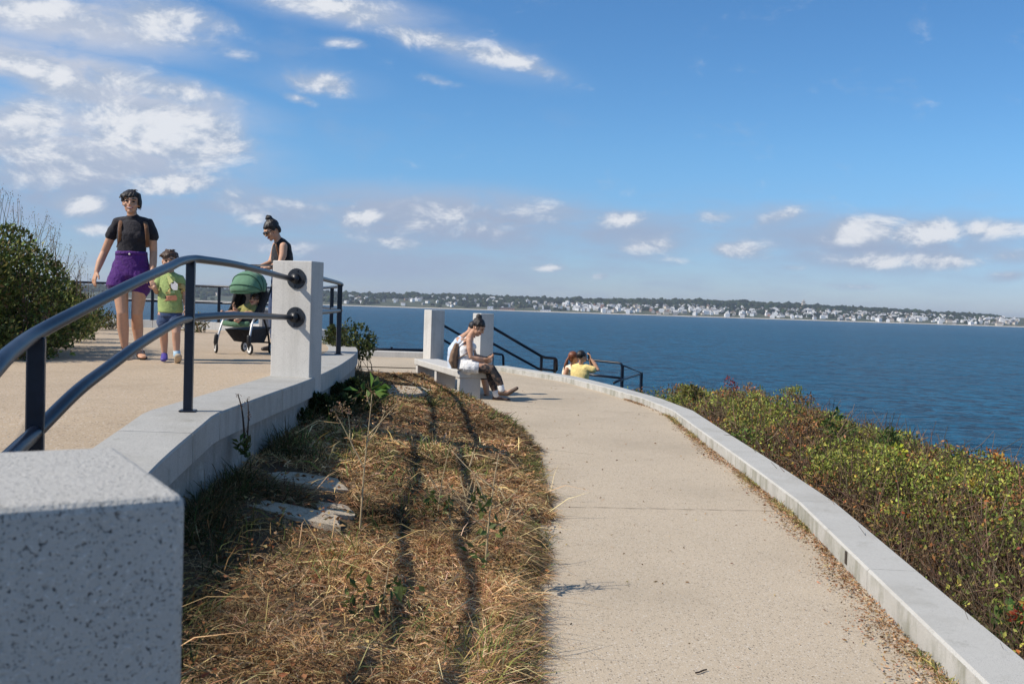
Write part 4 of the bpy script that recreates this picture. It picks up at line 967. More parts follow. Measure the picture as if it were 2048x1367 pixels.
def woman_pram():
    D = 11.9
    J = lambda x, y, dy=0.0: at(x, y, D + dy)
    root = thing('person', 'woman in black sleeveless top and sunglasses, hair in a bun, bending over the green pram', 'person', (J(560, 700).x, D, TZ))
    hc = J(543, 460, -.06); f = V3(-.66, -.50, -.58); u = V3(-.45, -.3, .84); g = Geo(); k = .97
    head_geo(g, hc, f, u, k, J(557, 481, .0), .048)
    g.loft([J(556, 479, 0), J(562, 491, .02), J(563, 515, .03), J(565, 540, .05), J(567, 562, .06)], [.05, .13, .135, .125, .15], [.05, .075, .10, .095, .11], V3(.75, -.65, 0), 20)
    limb(g, [J(567, 492, -.12), J(566, 510, -.15), J(561, 524, -.18), J(549, 531, -.22), J(538, 536, -.26)], [.046, .044, .036, .035, .024])
    hand_geo(g, J(538, 536, -.26), V3(-1, -.15, .05), V3(0, .1, -1), V3(0, -1, 0), 1, 1.1)
    limb(g, [J(553, 490, .14), J(547, 512, .12), J(541, 525, .08), J(531, 530, 0), J(522, 532, -.10)], [.046, .044, .036, .035, .024])
    hand_geo(g, J(522, 532, -.10), V3(-.8, -.6, .05), V3(0, .1, -1), V3(0, 1, 0), 1, 1.1)
    limb(g, [J(560, 560, -.04), J(553, 598, -.07), J(549, 628, -.1), J(550, 660, -.03), J(552, 692, .02)], [.09, .078, .056, .055, .038])
    limb(g, [J(574, 560, .14), J(574, 598, .16), J(572, 628, .18), J(576, 660, .28), J(580, 690, .34)], [.09, .078, .056, .055, .038])
    g.blend('body', SK, root, .0055, 5); face_parts(root, hc, f, u, k, False, False)
    f_, u_, s_, A = frame3(f, u); h = Geo()
    h.ell(hc + (u_ * .044 - f_ * .026) * k, (.086 * k, .100 * k, .086 * k), A); h.ell(hc + (u_ * .135 - f_ * .055) * k, (.040 * k, .040 * k, .036 * k), A); h.ell(hc + (u_ * .105 - f_ * .05) * k, (.05 * k, .05 * k, .03 * k), A)
    h.ell(hc + (-u_ * .02 - f_ * .075) * k, (.055 * k, .04 * k, .065 * k), A)
    hair_up(h, hc, f_, u_, s_, k, hc + (u_ * .120 - f_ * .05) * k)
    h.blend('hair', H_DARK, root, .004, 2)
    sg = Geo()
    for q in (-1, 1): sg.ell(hc + (s_ * q * .034 + f_ * .092 + u_ * .004) * k, (.029 * k, .010 * k, .023 * k), A)
    sg.loft([hc + (s_ * .09 - f_ * .0 + u_ * .008) * k, hc + (s_ * .062 + f_ * .078 + u_ * .012) * k, hc + (f_ * .102 + u_ * .012) * k, hc + (s_ * -.062 + f_ * .078 + u_ * .012) * k, hc + (s_ * -.09 + u_ * .008) * k], [.005 * k] * 5); sg.build('sunglasses', GLASS, root, True)
    t = Geo(); t.loft([J(559, 482.5, .01), J(563, 491, .02), J(564, 515, .03), J(566, 540, .05), J(567, 553, .06)], [.085, .142, .150, .142, .155], [.060, .088, .115, .110, .120], V3(.75, -.65, 0), 22, 1); t.blend('top', C_BLACK, root, .006, 5, fold=0.01)
    p = Geo(); p.loft([J(566, 550, .06), J(567, 566, .06)], [.158, .165], [.12, .125], V3(.75, -.65, 0), 20, 1)
    p.loft([J(560, 562, -.03), J(553, 598, -.07), J(549, 628, -.1), J(550, 660, -.03), J(552, 690, .02)], [.098, .088, .066, .062, .050]); p.loft([J(574, 562, .14), J(574, 598, .16), J(572, 628, .18), J(576, 660, .28), J(580, 686, .34)], [.098, .088, .066, .062, .050]); p.blend('jeans', C_DENIM, root, .006, 4, fold=0.012)
    for (x, y, dy) in ((551, 699, .05), (578, 694, .38)):
        e = Geo(); a = J(x, y, dy); a.z = TZ + .04; e.loft([a + V3(.04, .03, .01), a + V3(-.05, -.03, -.002), a + V3(-.13, -.09, -.015)], [.036, .040, .034], [.040, .034, .022], V3(.6, -.8, 0)); e.blend('shoe', SHOE_DK, root, .006, 3)
    bg = thing('shoulder_bag', 'small bag on a brown cross-body strap, worn by the woman bending over the pram', 'bag', J(582, 560, .2))
    e = Geo(); P = smooth_path([J(551, 484, .05), J(552, 489, -.105), J(556, 505, -.115), J(563, 524, -.115), J(575, 541, -.06), J(582, 552, .06)], 4); e.loft(P, [.011] * len(P), [.005] * len(P), Xv, 8, 1); e.build('strap', C_BROWN, bg, True)
    e = Geo(); e.box(J(585, 560, .12), (.10, .20, .16), rotz(.5), .02); e.build('pouch', C_BROWN, bg, True)
woman_pram()

# ---- the two people on the bench
def woman_bench():
    D = 14.12
    J = lambda x, y, dy=0.0: at(x, y, D + dy)
    root = thing('person', 'woman in white tank top and patterned leggings on the bench, looking down at her phone', 'person', (J(945, 742).x, D, BZ))
    hc = J(957, 654, 0); f = V3(.78, -.22, -.58); u = V3(.55, -.1, .83); g = Geo(); k = .98
    head_geo(g, hc, f, u, k, J(941, 671, .02), .047)
    W_ = V3(.2, 1, 0)
    g.loft([J(942, 670, .02), J(937, 681, .02), J(931, 700, .02), J(932, 718, .02), J(933, 732, .02)], [.045, .13, .135, .125, .155], [.045, .07, .09, .095, .115], W_, 20)
    limb(g, [J(938.5, 681, -.13), J(939.5, 697, -.16), J(942, 713, -.17), J(955, 717.5, -.16), J(966, 718.5, -.12)], [.045, .042, .035, .034, .023]); hand_geo(g, J(966, 718.5, -.12), V3(1, .25, .02), V3(0, .5, .9), V3(.2, .8, .5), 1, .7)
    limb(g, [J(940, 681, .17), J(945, 698, .19), J(950, 711, .18), J(960, 714, .10), J(970, 715, .02)], [.045, .042, .035, .034, .023]); hand_geo(g, J(970, 715, .02), V3(1, -.2, .1), V3(0, -.5, .9), V3(.2, -.8, .5), 1, .7)
    limb(g, [J(934, 731, -.08), J(960, 733, -.12), J(984, 738, -.14), J(995, 757, -.15), J(1003, 775, -.16)], [.090, .078, .056, .054, .034])
    limb(g, [J(934, 731, .12), J(956, 734, .08), J(977, 740, .04), J(984, 763, .02), J(992, 788, .0)], [.090, .078, .056, .054, .034])
    g.loft([J(1002, 781, -.15), J(1014, 785, -.16), J(1027, 779, -.17)], [.034, .036, .034], [.034, .028, .020], Yv); g.loft([J(991, 793, .01), J(1003, 797, .0), J(1014, 798, -.02)], [.034, .036, .034], [.034, .028, .020], Yv)
    g.blend('body', SK, root, .0055, 5); face_parts(root, hc, f, u, k, False)
    f_, u_, s_, A = frame3(f, u); h = Geo()
    h.ell(hc + (u_ * .044 - f_ * .028) * k, (.087 * k, .100 * k, .088 * k), A); h.ell(hc + (u_ * .125 - f_ * .085) * k, (.045 * k, .048 * k, .040 * k), A); h.ell(hc + (u_ * .095 - f_ * .07) * k, (.05 * k, .05 * k, .03 * k), A); h.ell(hc + (-u_ * .03 - f_ * .07) * k, (.055 * k, .04 * k, .05 * k), A)
    hair_up(h, hc, f_, u_, s_, k, hc + (u_ * .105 - f_ * .08) * k, 11)
    h.blend('hair', H_DARK, root, .004, 2)
    t = Geo(); t.loft([J(938.5, 677, .02), J(935.5, 686, .02), J(931, 700, .02), J(932.5, 718, .02), J(934.5, 734, .02)], [.088, .122, .145, .150, .185], [.058, .080, .102, .118, .152], W_, 22, 1); t.ell(J(944, 693, -.05), (.06, .06, .055)); t.ell(J(944, 693, .09), (.06, .06, .055)); t.blend('tank_top', C_WHITE, root, .006, 5, fold=0.01)
    p = Geo(); p.loft([J(950, 733, -.11), J(984, 738, -.14), J(995, 756, -.15), J(1000.5, 768, -.155)], [.085, .064, .060, .046]); p.loft([J(948, 734, .09), J(977, 740, .04), J(984, 762, .02), J(989, 778, .01)], [.085, .064, .060, .046]); p.blend('leggings', LEGG, root, .006, 4, fold=0.006)
    sh = Geo(); sh.loft([J(936, 732, -.09), J(952, 733, -.11)], [.098, .096]); sh.loft([J(936, 732, .11), J(950, 734, .09)], [.098, .096]); sh.blend('shorts_hem', C_WHITE, root, .007, 3, fold=0.01)
    for (a, b) in (((1000.8, 769, -.155), (1003.5, 779, -.16)), ((990, 781, .01), (992, 790, .0))):
        e = Geo(); e.loft([J(*a), J(*b)], [.044, .042]); e.build('sock', SOCK, root, True)
    for (a, b, c) in (((1001, 785, -.15), (1015, 787, -.165), (1034, 776, -.18)), ((990, 796, .01), (1004, 798.5, .0), (1018, 799.5, -.02))):
        e = Geo(); A_, B_, C_ = J(*a), J(*b), J(*c); e.loft([A_, B_, C_], [.040, .044, .036], [.042, .036, .024], Yv); e.blend('shoe', SHOE_BR, root, .006, 3)
    ph = thing('phone', 'dark phone held in both hands by the seated woman in white', 'phone', J(975, 712, -.05))
    e = Geo(); R_ = Matrix.Rotation(RAD(-35), 3, 'Y'); e.box(J(975.5, 712.5, -.05), (.14, .074, .010), R_, .004); e.build('case', PLB, ph)
    e = Geo(); e.box(J(975.5, 712.5, -.05) + R_ @ V3(0, 0, .0062), (.128, .066, .002), R_); e.build('screen', GLASS, ph)
    bp = thing('backpack', 'slim tan canvas backpack on the back of the seated woman in white', 'backpack', J(908, 732, -.05))
    e = Geo(); e.loft([J(913, 690, -.03), J(909, 706, -.04), J(906.5, 722, -.04), J(909, 730, -.04)], [.07, .105, .12, .10], [.035, .055, .065, .05], W_, 18, 3); e.blend('bag', C_TAN, bp, .007, 4)
    e = Geo(); P = smooth_path([J(915, 690, -.06), J(926, 680, -.12), J(937, 679, -.125), J(943, 690, -.125), J(938, 703, -.15), J(924, 712, -.13), J(912, 718, -.08)], 4); e.loft(P, [.013] * len(P), [.006] * len(P), Yv, 8, 1); e.build('strap', C_TAN, bp, True)
woman_bench()
def sitter_behind():
    D = 14.75
    J = lambda x, y, dy=0.0: at(x, y, D + dy)
    root = thing('person', 'person in pale blue T-shirt bent forward on the bench, behind the woman in white', 'person', (J(920, 737).x, D, BZ))
    hc = J(947, 660, .05); f = V3(.7, .0, -.7); u = V3(.68, .1, .72); W_ = V3(.2, 1, 0); g = Geo()
    head_geo(g, hc, f, u, .98, J(930, 672, .02), .05)
    g.loft([J(930, 671, .02), J(922, 681, .02), J(912, 700, .02), J(911, 718, .02), J(914, 733, .02)], [.05, .15, .155, .145, .16], [.05, .08, .10, .10, .12], W_, 20)
    limb(g, [J(924, 682, -.16), J(931, 702, -.2), J(940, 716, -.19), J(955, 718, -.14), J(966, 722, -.08)], [.05, .046, .04, .036, .026]); hand_geo(g, J(966, 722, -.08), V3(1, .2, -.1), V3(0, .5, .9), V3(.2, .8, .5), 1, .7)
    limb(g, [J(926, 682, .19), J(934, 702, .22), J(944, 716, .2), J(957, 718, .12), J(967, 722, .04)], [.05, .046, .04, .036, .026]); hand_geo(g, J(967, 722, .04), V3(1, -.2, -.1), V3(0, -.5, .9), V3(.2, -.8, .5), 1, .7)
    for q in (-.1, .12): limb(g, [J(916, 731, q), J(940, 732, q), J(966, 736, q), J(970, 760, q), J(974, 786, q)], [.095, .085, .06, .058, .04]); g.loft([J(974, 791, q), J(988, 794, q)], [.038, .034], [.034, .022], Yv)
    g.blend('body', SK, root, .007, 4); face_parts(root, hc, f, u, .98, False)
    f_, u_, s_, A = frame3(f, u); h = Geo(); h.ell(hc + u_ * .044 - f_ * .026, (.087, .10, .086), A); h.blend('hair', H_DARK, root, .007, 3)
    t = Geo(); t.loft([J(926, 676, .02), J(921, 684, .02), J(912, 700, .02), J(911, 718, .02), J(914, 734, .02)], [.10, .155, .172, .165, .175], [.07, .092, .115, .118, .132], W_, 22, 1)
    t.loft([J(924, 683, -.15), J(930, 699, -.195)], [.064, .062]); t.loft([J(926, 683, .18), J(933, 699, .215)], [.064, .062]); t.blend('shirt', C_PALE, root, .007, 5, fold=0.01)
    p = Geo(); 
    for q in (-.1, .12): p.loft([J(916, 732, q), J(940, 733, q), J(965, 737, q), J(969, 752, q)], [.105, .098, .076, .072])
    p.blend('shorts', cloth('dark_grey_cotton', (.05, .05, .06)), root, .008, 3, fold=0.012)
    for q in (-.1, .12): e = Geo(); e.loft([J(972, 792, q), J(990, 796, q)], [.042, .040], [.04, .028], Yv); e.blend('shoe', SHOE_DK, root, .008, 3)
sitter_behind()

# ---- the two people down on the stair landing
LZ = -.92
def stair_pair():
    D = 19.9
    J = lambda x, y, dy=0.0: at(x, y, D + dy)
    g = Geo(); root = thing('person', 'person in yellow T-shirt on the stair, arms raised holding a phone up', 'person', (J(1160, 780).x, D, LZ))
    hc = J(1164, 713, -.1); f = V3(.85, .35, .05); u = V3(0, 0, 1)
    head_geo(g, hc, f, u, 1, J(1162, 730, -.06), .05)
    fx, fy = J(1160, 760).x, D
    g.loft([J(1162, 728, -.06), J(1161, 733, -.05), J(1160, 745, -.04), J(1159, 762, -.03), V3(fx, fy, .02)], [.05, .19, .19, .175, .17], [.05, .09, .11, .11, .12], V3(.8, -.6, 0), 18)
    limb(g, [J(1177, 735, -.14), J(1188, 739, -.16), J(1197, 740, -.16), J(1190, 728, -.13), J(1182.5, 718, -.10)], [.05, .047, .04, .037, .026]); hand_geo(g, J(1182.5, 718, -.10), V3(-.25, .2, .9), V3(-.9, .2, 0), V3(.2, .9, 0), 1, .8)
    limb(g, [J(1160, 733, .16), J(1172, 738, .20), J(1184, 738, .2), J(1183, 728, .14), J(1180, 718, .06)], [.05, .047, .04, .037, .026]); hand_geo(g, J(1180, 718, .06), V3(-.1, .0, .9), V3(-.9, -.2, 0), V3(.2, -.9, 0), 1, .8)
    for q in (-.1, .1): limb(g, [V3(fx + q * .8, fy - q * .6, .02), V3(fx + q * .8 + .03, fy - q * .6, -.45), V3(fx + q * .8, fy - q * .6, -.84)], [.095, .06, .04]); g.loft([V3(fx + q * .8, fy - q * .6, -.88), V3(fx + q * .8 + .12, fy - q * .6 + .06, -.89)], [.036, .034], [.03, .022], V3(-.4, .9, 0))
    g.blend('body', SK, root, .008, 4); face_parts(root, hc, f, u, 1, False)
    f_, u_, s_, A = frame3(f, u); h = Geo(); h.ell(hc + u_ * .04 - f_ * .02, (.088, .102, .09), A); h.blend('hair', H_DARK, root, .007, 3)
    t = Geo(); t.loft([J(1162, 730, -.06), J(1161, 734, -.05), J(1160, 745, -.04), J(1159, 762, -.03), V3(fx, fy, -.05)], [.10, .20, .205, .195, .20], [.07, .10, .125, .125, .14], V3(.8, -.6, 0), 20, 1); t.loft([J(1172, 735, -.13), J(1186, 739, -.16)], [.07, .068]); t.loft([J(1160, 734, .13), J(1170, 738, .19)], [.07, .068]); t.blend('shirt', C_YEL, root, .008, 5, fold=0.01)
    p = Geo()
    for q in (-.1, .1): p.loft([V3(fx + q * .8, fy - q * .6, .0), V3(fx + q * .8 + .03, fy - q * .6, -.4)], [.115, .10])
    p.blend('shorts', C_DENIM, root, .01, 3, fold=0.012)
    ph = thing('phone', 'dark phone held up at face height by the person in yellow', 'phone', J(1179, 712, 0)); e = Geo(); e.box(J(1178, 711, -.02), (.012, .075, .15), rotz(-.4), .004); e.build('case', PLB, ph); e = Geo(); e.box(J(1178, 711, -.02) + V3(-.0068, 0, 0), (.002, .066, .135), rotz(-.4)); e.build('screen', GLASS, ph)
    # companion with the auburn ponytail
    D2 = 20.25; K = lambda x, y, dy=0.0: at(x - 4.5, y, D2 + dy)
    root = thing('person', 'person with auburn ponytail and cream top, close behind the one in yellow on the stair', 'person', (K(1142, 780).x, D2, LZ)); g = Geo()
    hc = K(1152.5, 714.5, -.15); f = V3(.9, .3, .0); fx, fy = K(1143, 760).x, D2
    head_geo(g, hc, f, u, .98, K(1150, 731, -.1), .048)
    g.loft([K(1147, 731, 0), K(1145, 737, 0), K(1143, 748, 0), K(1143, 765, 0), V3(fx, fy, .02)], [.045, .15, .155, .14, .16], [.045, .08, .10, .10, .12], V3(.8, -.6, 0), 18)
    limb(g, [K(1138, 738, -.12), K(1133, 752, -.14), K(1132, 768, -.12), K(1138, 776, -.18)], [.045, .042, .034, .024]); hand_geo(g, K(1138, 776, -.18), V3(.8, -.3, -.4), V3(0, 1, 0), V3(0, 0, 1), 1, .6)
    limb(g, [K(1155, 738, .12), K(1160, 752, .16), K(1163, 766, .15), K(1170, 770, .10)], [.045, .042, .034, .024]); hand_geo(g, K(1170, 770, .10), V3(.8, -.1, .2), V3(0, 1, 0), V3(0, 0, 1), 1, .6)
    for q in (-.1, .1): limb(g, [V3(fx + q * .8, fy - q * .6, .02), V3(fx + q * .8 + .02, fy - q * .6, -.45), V3(fx + q * .8, fy - q * .6, -.84)], [.09, .058, .038]); g.loft([V3(fx + q * .8, fy - q * .6, -.88), V3(fx + q * .8 + .12, fy - q * .6 + .05, -.89)], [.034, .032], [.03, .022], V3(-.4, .9, 0))
    g.blend('body', SK, root, .008, 4); face_parts(root, hc, f, u, .98, False)
    f_, u_, s_, A = frame3(f, u); h = Geo(); h.ell(hc + u_ * .038 - f_ * .024, (.092, .104, .092), A); h.ell(hc - f_ * .06 - u_ * .04, (.055, .04, .06), A); h.loft([hc - f_ * .10 + u_ * .02, hc - f_ * .15 - u_ * .06, hc - f_ * .19 - u_ * .16, hc - f_ * .21 - u_ * .25], [.026, .026, .021, .008]); h.blend('hair', H_RED, root, .007, 3)
    t = Geo(); t.loft([K(1146, 733.5, 0), K(1145, 738, 0), K(1143, 748, 0), K(1143, 765, 0), V3(fx, fy, -.05)], [.10, .165, .17, .16, .18], [.07, .09, .115, .115, .135], V3(.8, -.6, 0), 20, 1); t.blend('top', C_CREAM, root, .008, 5, fold=0.01)
    p = Geo()
    for q in (-.1, .1): p.loft([V3(fx + q * .8, fy - q * .6, .0), V3(fx + q * .8 + .02, fy - q * .6, -.80)], [.11, .06])
    p.blend('trousers', cloth('dark_blue_cotton', (.03, .035, .06)), root, .01, 3, fold=0.012)
stair_pair()
# ================================================================ the dry grass bank between the wall and the path
def bank_h(x, y):
    x = np.asarray(x, float); y = np.asarray(y, float)
    xe = xs_at(grass_e, y); xw = xs_at(wall_front, y) - .03
    t = np.clip((xe - x) / np.maximum(xe - xw, .1), 0, 1)
    zs = np.interp(y, [0, 3, 5, 7, 9, 12, 15, 17], [.24, .34, .45, .54, .58, .47, .38, .33])
    p = SLOPE * y
    crest = np.interp(y, [0, 4, 10, 13.5, 15.5, 17], [.02, .03, .05, .04, .04, .03]) * np.exp(-((t - .22) / .22) ** 2)
    e = 1 - np.clip(t / .06, 0, 1)
    return p + (zs - p) * (t ** .85) * (.55 + .45 * t) + crest + .045 * (1 - e) + (n2(x, y, 2.3, 3) - .5).reshape(x.shape) * .05 * np.clip(t * 6, 0, 1) - .03 * e
ub = np.linspace(0, 1, 46); yb = np.arange(-3, 17.2, .09); XB = []; 
for y in yb:
    a = float(xs_at(wall_front, y)) - .02; e = float(xs_at(grass_e, y)) + .0
    XB.append(a + (e - a) * ub)
XB = np.array(XB); YB = np.repeat(yb[:, None], 46, 1)
ZB = bank_h(XB, YB); nb = len(yb); ib = np.arange(nb * 46).reshape(nb, 46)
FB = np.stack([ib[:-1, :-1], ib[:-1, 1:], ib[1:, 1:], ib[1:, :-1]], -1).reshape(-1, 4)
tag(link('grass_bank', mesh_np('grass_bank', np.stack([XB, YB, ZB], -1).reshape(-1, 3), FB, smooth=True), M['soil']), kind='structure')
def on_bank(x, y):
    d = ray(x, y); Y = 3.0
    for _ in range(500):
        p = EYE + d * (Y / d.y)
        if p.z <= bank_h(np.array([p.x]), np.array([p.y]))[0]: break
        Y += .02
    return p
# flat stones let into the bank
STN = [((612, 962), .26, .20, .2), ((598, 1030), .26, .14, -.1), ((668, 1022), .12, .14, .5), ((795, 782), .34, .8, -.15)]
for (q, a, b, rz) in STN:
    p = on_bank(*q)
    p.z = float(bank_h(np.array([p.x]), np.array([p.y]))[0])
    lab = {612: 'flat stone slab sunk in the dry bank, the farther of two near the terrace wall', 598: 'flat stone slab sunk in the dry bank, the nearer of two near the terrace wall', 668: 'small sunlit flat stone at the foot of the tall branching dry weed', 795: 'broad bare concrete slab in the shade at the far end of the grass bank'}[q[0]]
    tilt = Matrix.Rotation(RAD(10 if q[0] != 795 else 2), 3, 'Y') @ rotz(rz)
    bm = bmesh.new(); N = 14; vs = []
    g = Geo(); top = []; bot = []
    for k in range(N):
        t = 2 * math.pi * k / N; r = .78 + .34 * random.random(); c_, s_ = math.cos(t), math.sin(t)
        x = math.copysign(abs(c_) ** .6, c_) * a * r; y = math.copysign(abs(s_) ** .6, s_) * b * r
        top.append(p + tilt @ V3(x, y, .014)); bot.append(p + tilt @ V3(x * 1.04, y * 1.04, -.05))
    bm.free(); g.add(top + bot, [tuple(range(N))] + [(k, (k + 1) % N, N + (k + 1) % N, N + k) for k in range(N)])
    o = g.build('flat_stone', M['path'] if q[0] in (668, 795, 612, 598) else M['granite']); tag(o, lab, 'stone')
    STONES = globals().setdefault('STONES', []); STONES.append((p.x, p.y, a, b))

def scatter_bank(n, y0, y1, bias):
    y = y0 + (y1 - y0) * RNG.random(n) ** bias; a = xs_at(wall_front, y); e = xs_at(grass_e, y) + .06
    u = RNG.random(n); return a + (e - a) * u, y, u
def bank_grass():
    parts = []
    straw = [(.58, .40, .21), (.46, .295, .14), (.32, .185, .085), (.70, .52, .31), (.17, .095, .048), (.38, .215, .105)]
    def lay(n, y0, y1, bias, L0, L1, W, lift, cols, wts, tuft=0.0, gr=0.0):
        x, y, u = scatter_bank(n, y0, y1, bias)
        keep = np.ones(n, bool)
        for (sx, sy, a, b) in STONES: keep &= ~((abs(x - sx) < a * 1.15) & (y - sy < b * 1.1) & (y - sy > -b * 1.1 - .16) & (RNG.random(n) < .965))
        dens = n2(x, y, 1.7, 3, 5.0); keep &= RNG.random(n) < np.clip((dens - .30) * 4.5, .12, 1)
        if gr: keep &= (n2(x, y, 1.3, 3, 9.0) > gr)
        x, y, u = x[keep], y[keep], u[keep]; n = len(x)
        if tuft:
            x += RNG.normal(size=n) * .0
        z = bank_h(x, y)
        clump = (n2(x, y, 3.1, 3, 2.0) - .5)
        flow = n2(x, y, 1.1, 2, 4.0) * 9 + RNG.normal(size=n) * 1.5
        el = np.clip(lift + RNG.normal(size=n) * .28 + clump * .9, .02, 1.45)
        D = np.stack([np.cos(flow) * np.cos(el), np.sin(flow) * np.cos(el), np.sin(el)], 1)
        L = (L0 + (L1 - L0) * RNG.random(n)) * (.75 + .9 * np.clip(clump + .4, 0, 1))
        wd = W * (.7 + .7 * RNG.random(n)) * np.clip(y / 5.0, .85, 2.2)
        C = palette(n, cols, wts, .28); patch_ = n2(x, y, 1.6, 3, 7.0)[:, None]; C = C * np.clip(-.15 + 2.2 * patch_, .25, 1.5)
        P = np.stack([x, y, z + np.clip(clump, 0, 1) * .10 + RNG.random(n) * .035 - .01], 1)
        parts.append(blade_mesh(P, D, L, wd, C, .25 + .3 * RNG.random(n)))
    lay(135000, 2.6, 7.5, 1.0, .045, .14, .0031, .16, straw, [4, 4, 3, 2, 2, 3])
    lay(85000, 7.0, 16.8, 1.25, .05, .14, .0042, .16, straw, [4, 4, 3, 2, 2, 3])
    lay(1500, 2.6, 9, 1.0, .20, .42, .0042, .22, [(.62, .47, .24), (.54, .37, .17)], [1, 1])
    lay(11000, 2.6, 14, 1.1, .08, .22, .0048, .8, [(.10, .135, .035), (.16, .17, .05), (.24, .22, .07)], [3, 3, 2], gr=.55)
    # greener fringe along the path and rank growth under the wall
    for (n, y0, y1, far, cols, L0, L1, up) in ((9000, 2.8, 13.5, False, [(.13, .16, .04), (.24, .22, .07), (.40, .30, .12)], .07, .17, .75), (15000, 2.8, 15.5, True, [(.05, .06, .02), (.10, .075, .035), (.16, .11, .05), (.06, .08, .025)], .12, .34, 1.0)):
        y = y0 + (y1 - y0) * RNG.random(n); a = xs_at(wall_front, y); e = xs_at(grass_e, y)
        w = np.abs(RNG.normal(size=n)) * (.17 if far else .12); x = a + .01 + w if far else e + .05 - w
        k = n2(x, y, 1.5, 2, 3.0) > (.44 if far else .46)
        for (sx, sy, a, b) in STONES: k &= ~((abs(x - sx) < a * 1.1) & (y - sy < b * 1.1) & (y - sy > -b - .25))
        x, y = x[k], y[k]; n = len(x)
        fl = RNG.random(n) * 6.28; el = np.clip(up + RNG.normal(size=n) * .3, .1, 1.5)
        D = np.stack([np.cos(fl) * np.cos(el), np.sin(fl) * np.cos(el), np.sin(el)], 1)
        parts.append(blade_mesh(np.stack([x, y, bank_h(x, y) - .01], 1), D, L0 + (L1 - L0) * RNG.random(n), .0045 * (.7 + .7 * RNG.random(n)), palette(n, cols, [1] * len(cols)), .3 + .3 * RNG.random(n)))
    # dead broad leaves and flakes among the thatch
    n = 5000; x, y, u = scatter_bank(n, 2.8, 14, 1.1); th = RNG.random(n) * 6.28
    D = np.stack([np.cos(th), np.sin(th), RNG.normal(size=n) * .3], 1)
    V, F, C = leaf_mesh(np.stack([x, y, bank_h(x, y) + .05], 1), D, .015 + .03 * RNG.random(n), .01 + .012 * RNG.random(n), palette(n, [(.28, .13, .06), (.20, .09, .04), (.40, .26, .12)], [1, 1, 1])); parts.append((V, F, C))
    V, F, C = join_np(parts)
    tag(link('dry_grass', mesh_np('dry_grass', V, F, C), vcol('dry_grass_blades', .7, .22, .2)), 'matted straw-coloured dry grass covering the bank beside the path', 'grass', kind='stuff')
bank_grass()

# ---- leaf litter and bits of grass along the foot of the kerb
def litter():
    parts = []; n = 11000; y = 3.2 + 11.5 * RNG.random(n) ** 1.3
    a = xs_at(curb_i, y); wdt = np.interp(y, [3, 5, 8, 12, 15], [.13, .12, .10, .08, .055]) * (.5 + 1.1 * n2(y, y * 0, 1.8, 2))
    x = a - np.abs(RNG.normal(size=n)) * wdt * .62 - .003; k = RNG.random(n) < .25 + 1.1 * n2(x, y, 2.4, 2, 1.0); x, y = x[k], y[k]; n = len(x)
    th = RNG.random(n) * 6.28; D = np.stack([np.cos(th), np.sin(th), np.abs(RNG.normal(size=n)) * .25], 1)
    V, F, C = leaf_mesh(np.stack([x, y, pz(y) + .004 + RNG.random(n) * .014], 1), D, .008 + .024 * RNG.random(n) ** 1.5, .004 + .008 * RNG.random(n), palette(n, [(.36, .20, .10), (.29, .155, .075), (.47, .33, .19), (.21, .12, .065), (.58, .45, .31)], [3, 3, 3, 1.5, 1])); parts.append((V, F, C))
    n = 3600; y = 3.2 + 11 * RNG.random(n); x = xs_at(curb_i, y) - np.abs(RNG.normal(size=n)) * .03; k = n2(x, y, 1.9, 2, 6.0) > .53; x, y = x[k], y[k]; n = len(x)
    fl = RNG.random(n) * 6.28; el = .5 + .7 * RNG.random(n); D = np.stack([np.cos(fl) * np.cos(el), np.sin(fl) * np.cos(el), np.sin(el)], 1)
    parts.append(blade_mesh(np.stack([x, y, pz(y)], 1), D, .04 + .08 * RNG.random(n), .004 + .003 * RNG.random(n), palette(n, [(.15, .17, .05), (.36, .29, .12), (.45, .33, .15)], [2, 2, 2]), .3 + .3 * RNG.random(n)))
    # strewn crumbs on the paving
    n = 420; y = 3.5 + 13 * RNG.random(n); u = RNG.random(n); x = xs_at(grass_e, y) + .03 + (xs_at(curb_i, y) - xs_at(grass_e, y)) * np.where(RNG.random(n) < .6, u ** 4, u); th = RNG.random(n) * 6.28
    V, F, C = leaf_mesh(np.stack([x, y, pz(y) + .005], 1), np.stack([np.cos(th), np.sin(th), .1 + 0 * th], 1), .01 + .025 * RNG.random(n), .004 + .008 * RNG.random(n), palette(n, [(.25, .14, .07), (.40, .28, .15)], [1, 1])); parts.append((V, F, C))
    V, F, C = join_np(parts); tag(link('leaf_litter', mesh_np('leaf_litter', V, F, C), vcol('litter_flakes', .8, .1, .15)), 'brown dead leaves and wisps of grass gathered along the foot of the path kerb', 'leaf litter', kind='stuff')
litter()
tw_ = thing('twig', 'short dark curved twig lying on the path near the viewer', 'twig', at(1405, 1360, 4.05)); g = Geo(); P = [at(1390, 1364, 4.06), at(1398, 1360, 4.07), at(1406, 1352, 4.09), at(1413, 1349, 4.10)]
for p in P: p.z = pz(p.y) + .008
g.tube(smooth_path(P, 4), .0035, 6); g.build('stick', plain('twig_bark', (.05, .03, .02), .8), tw_)

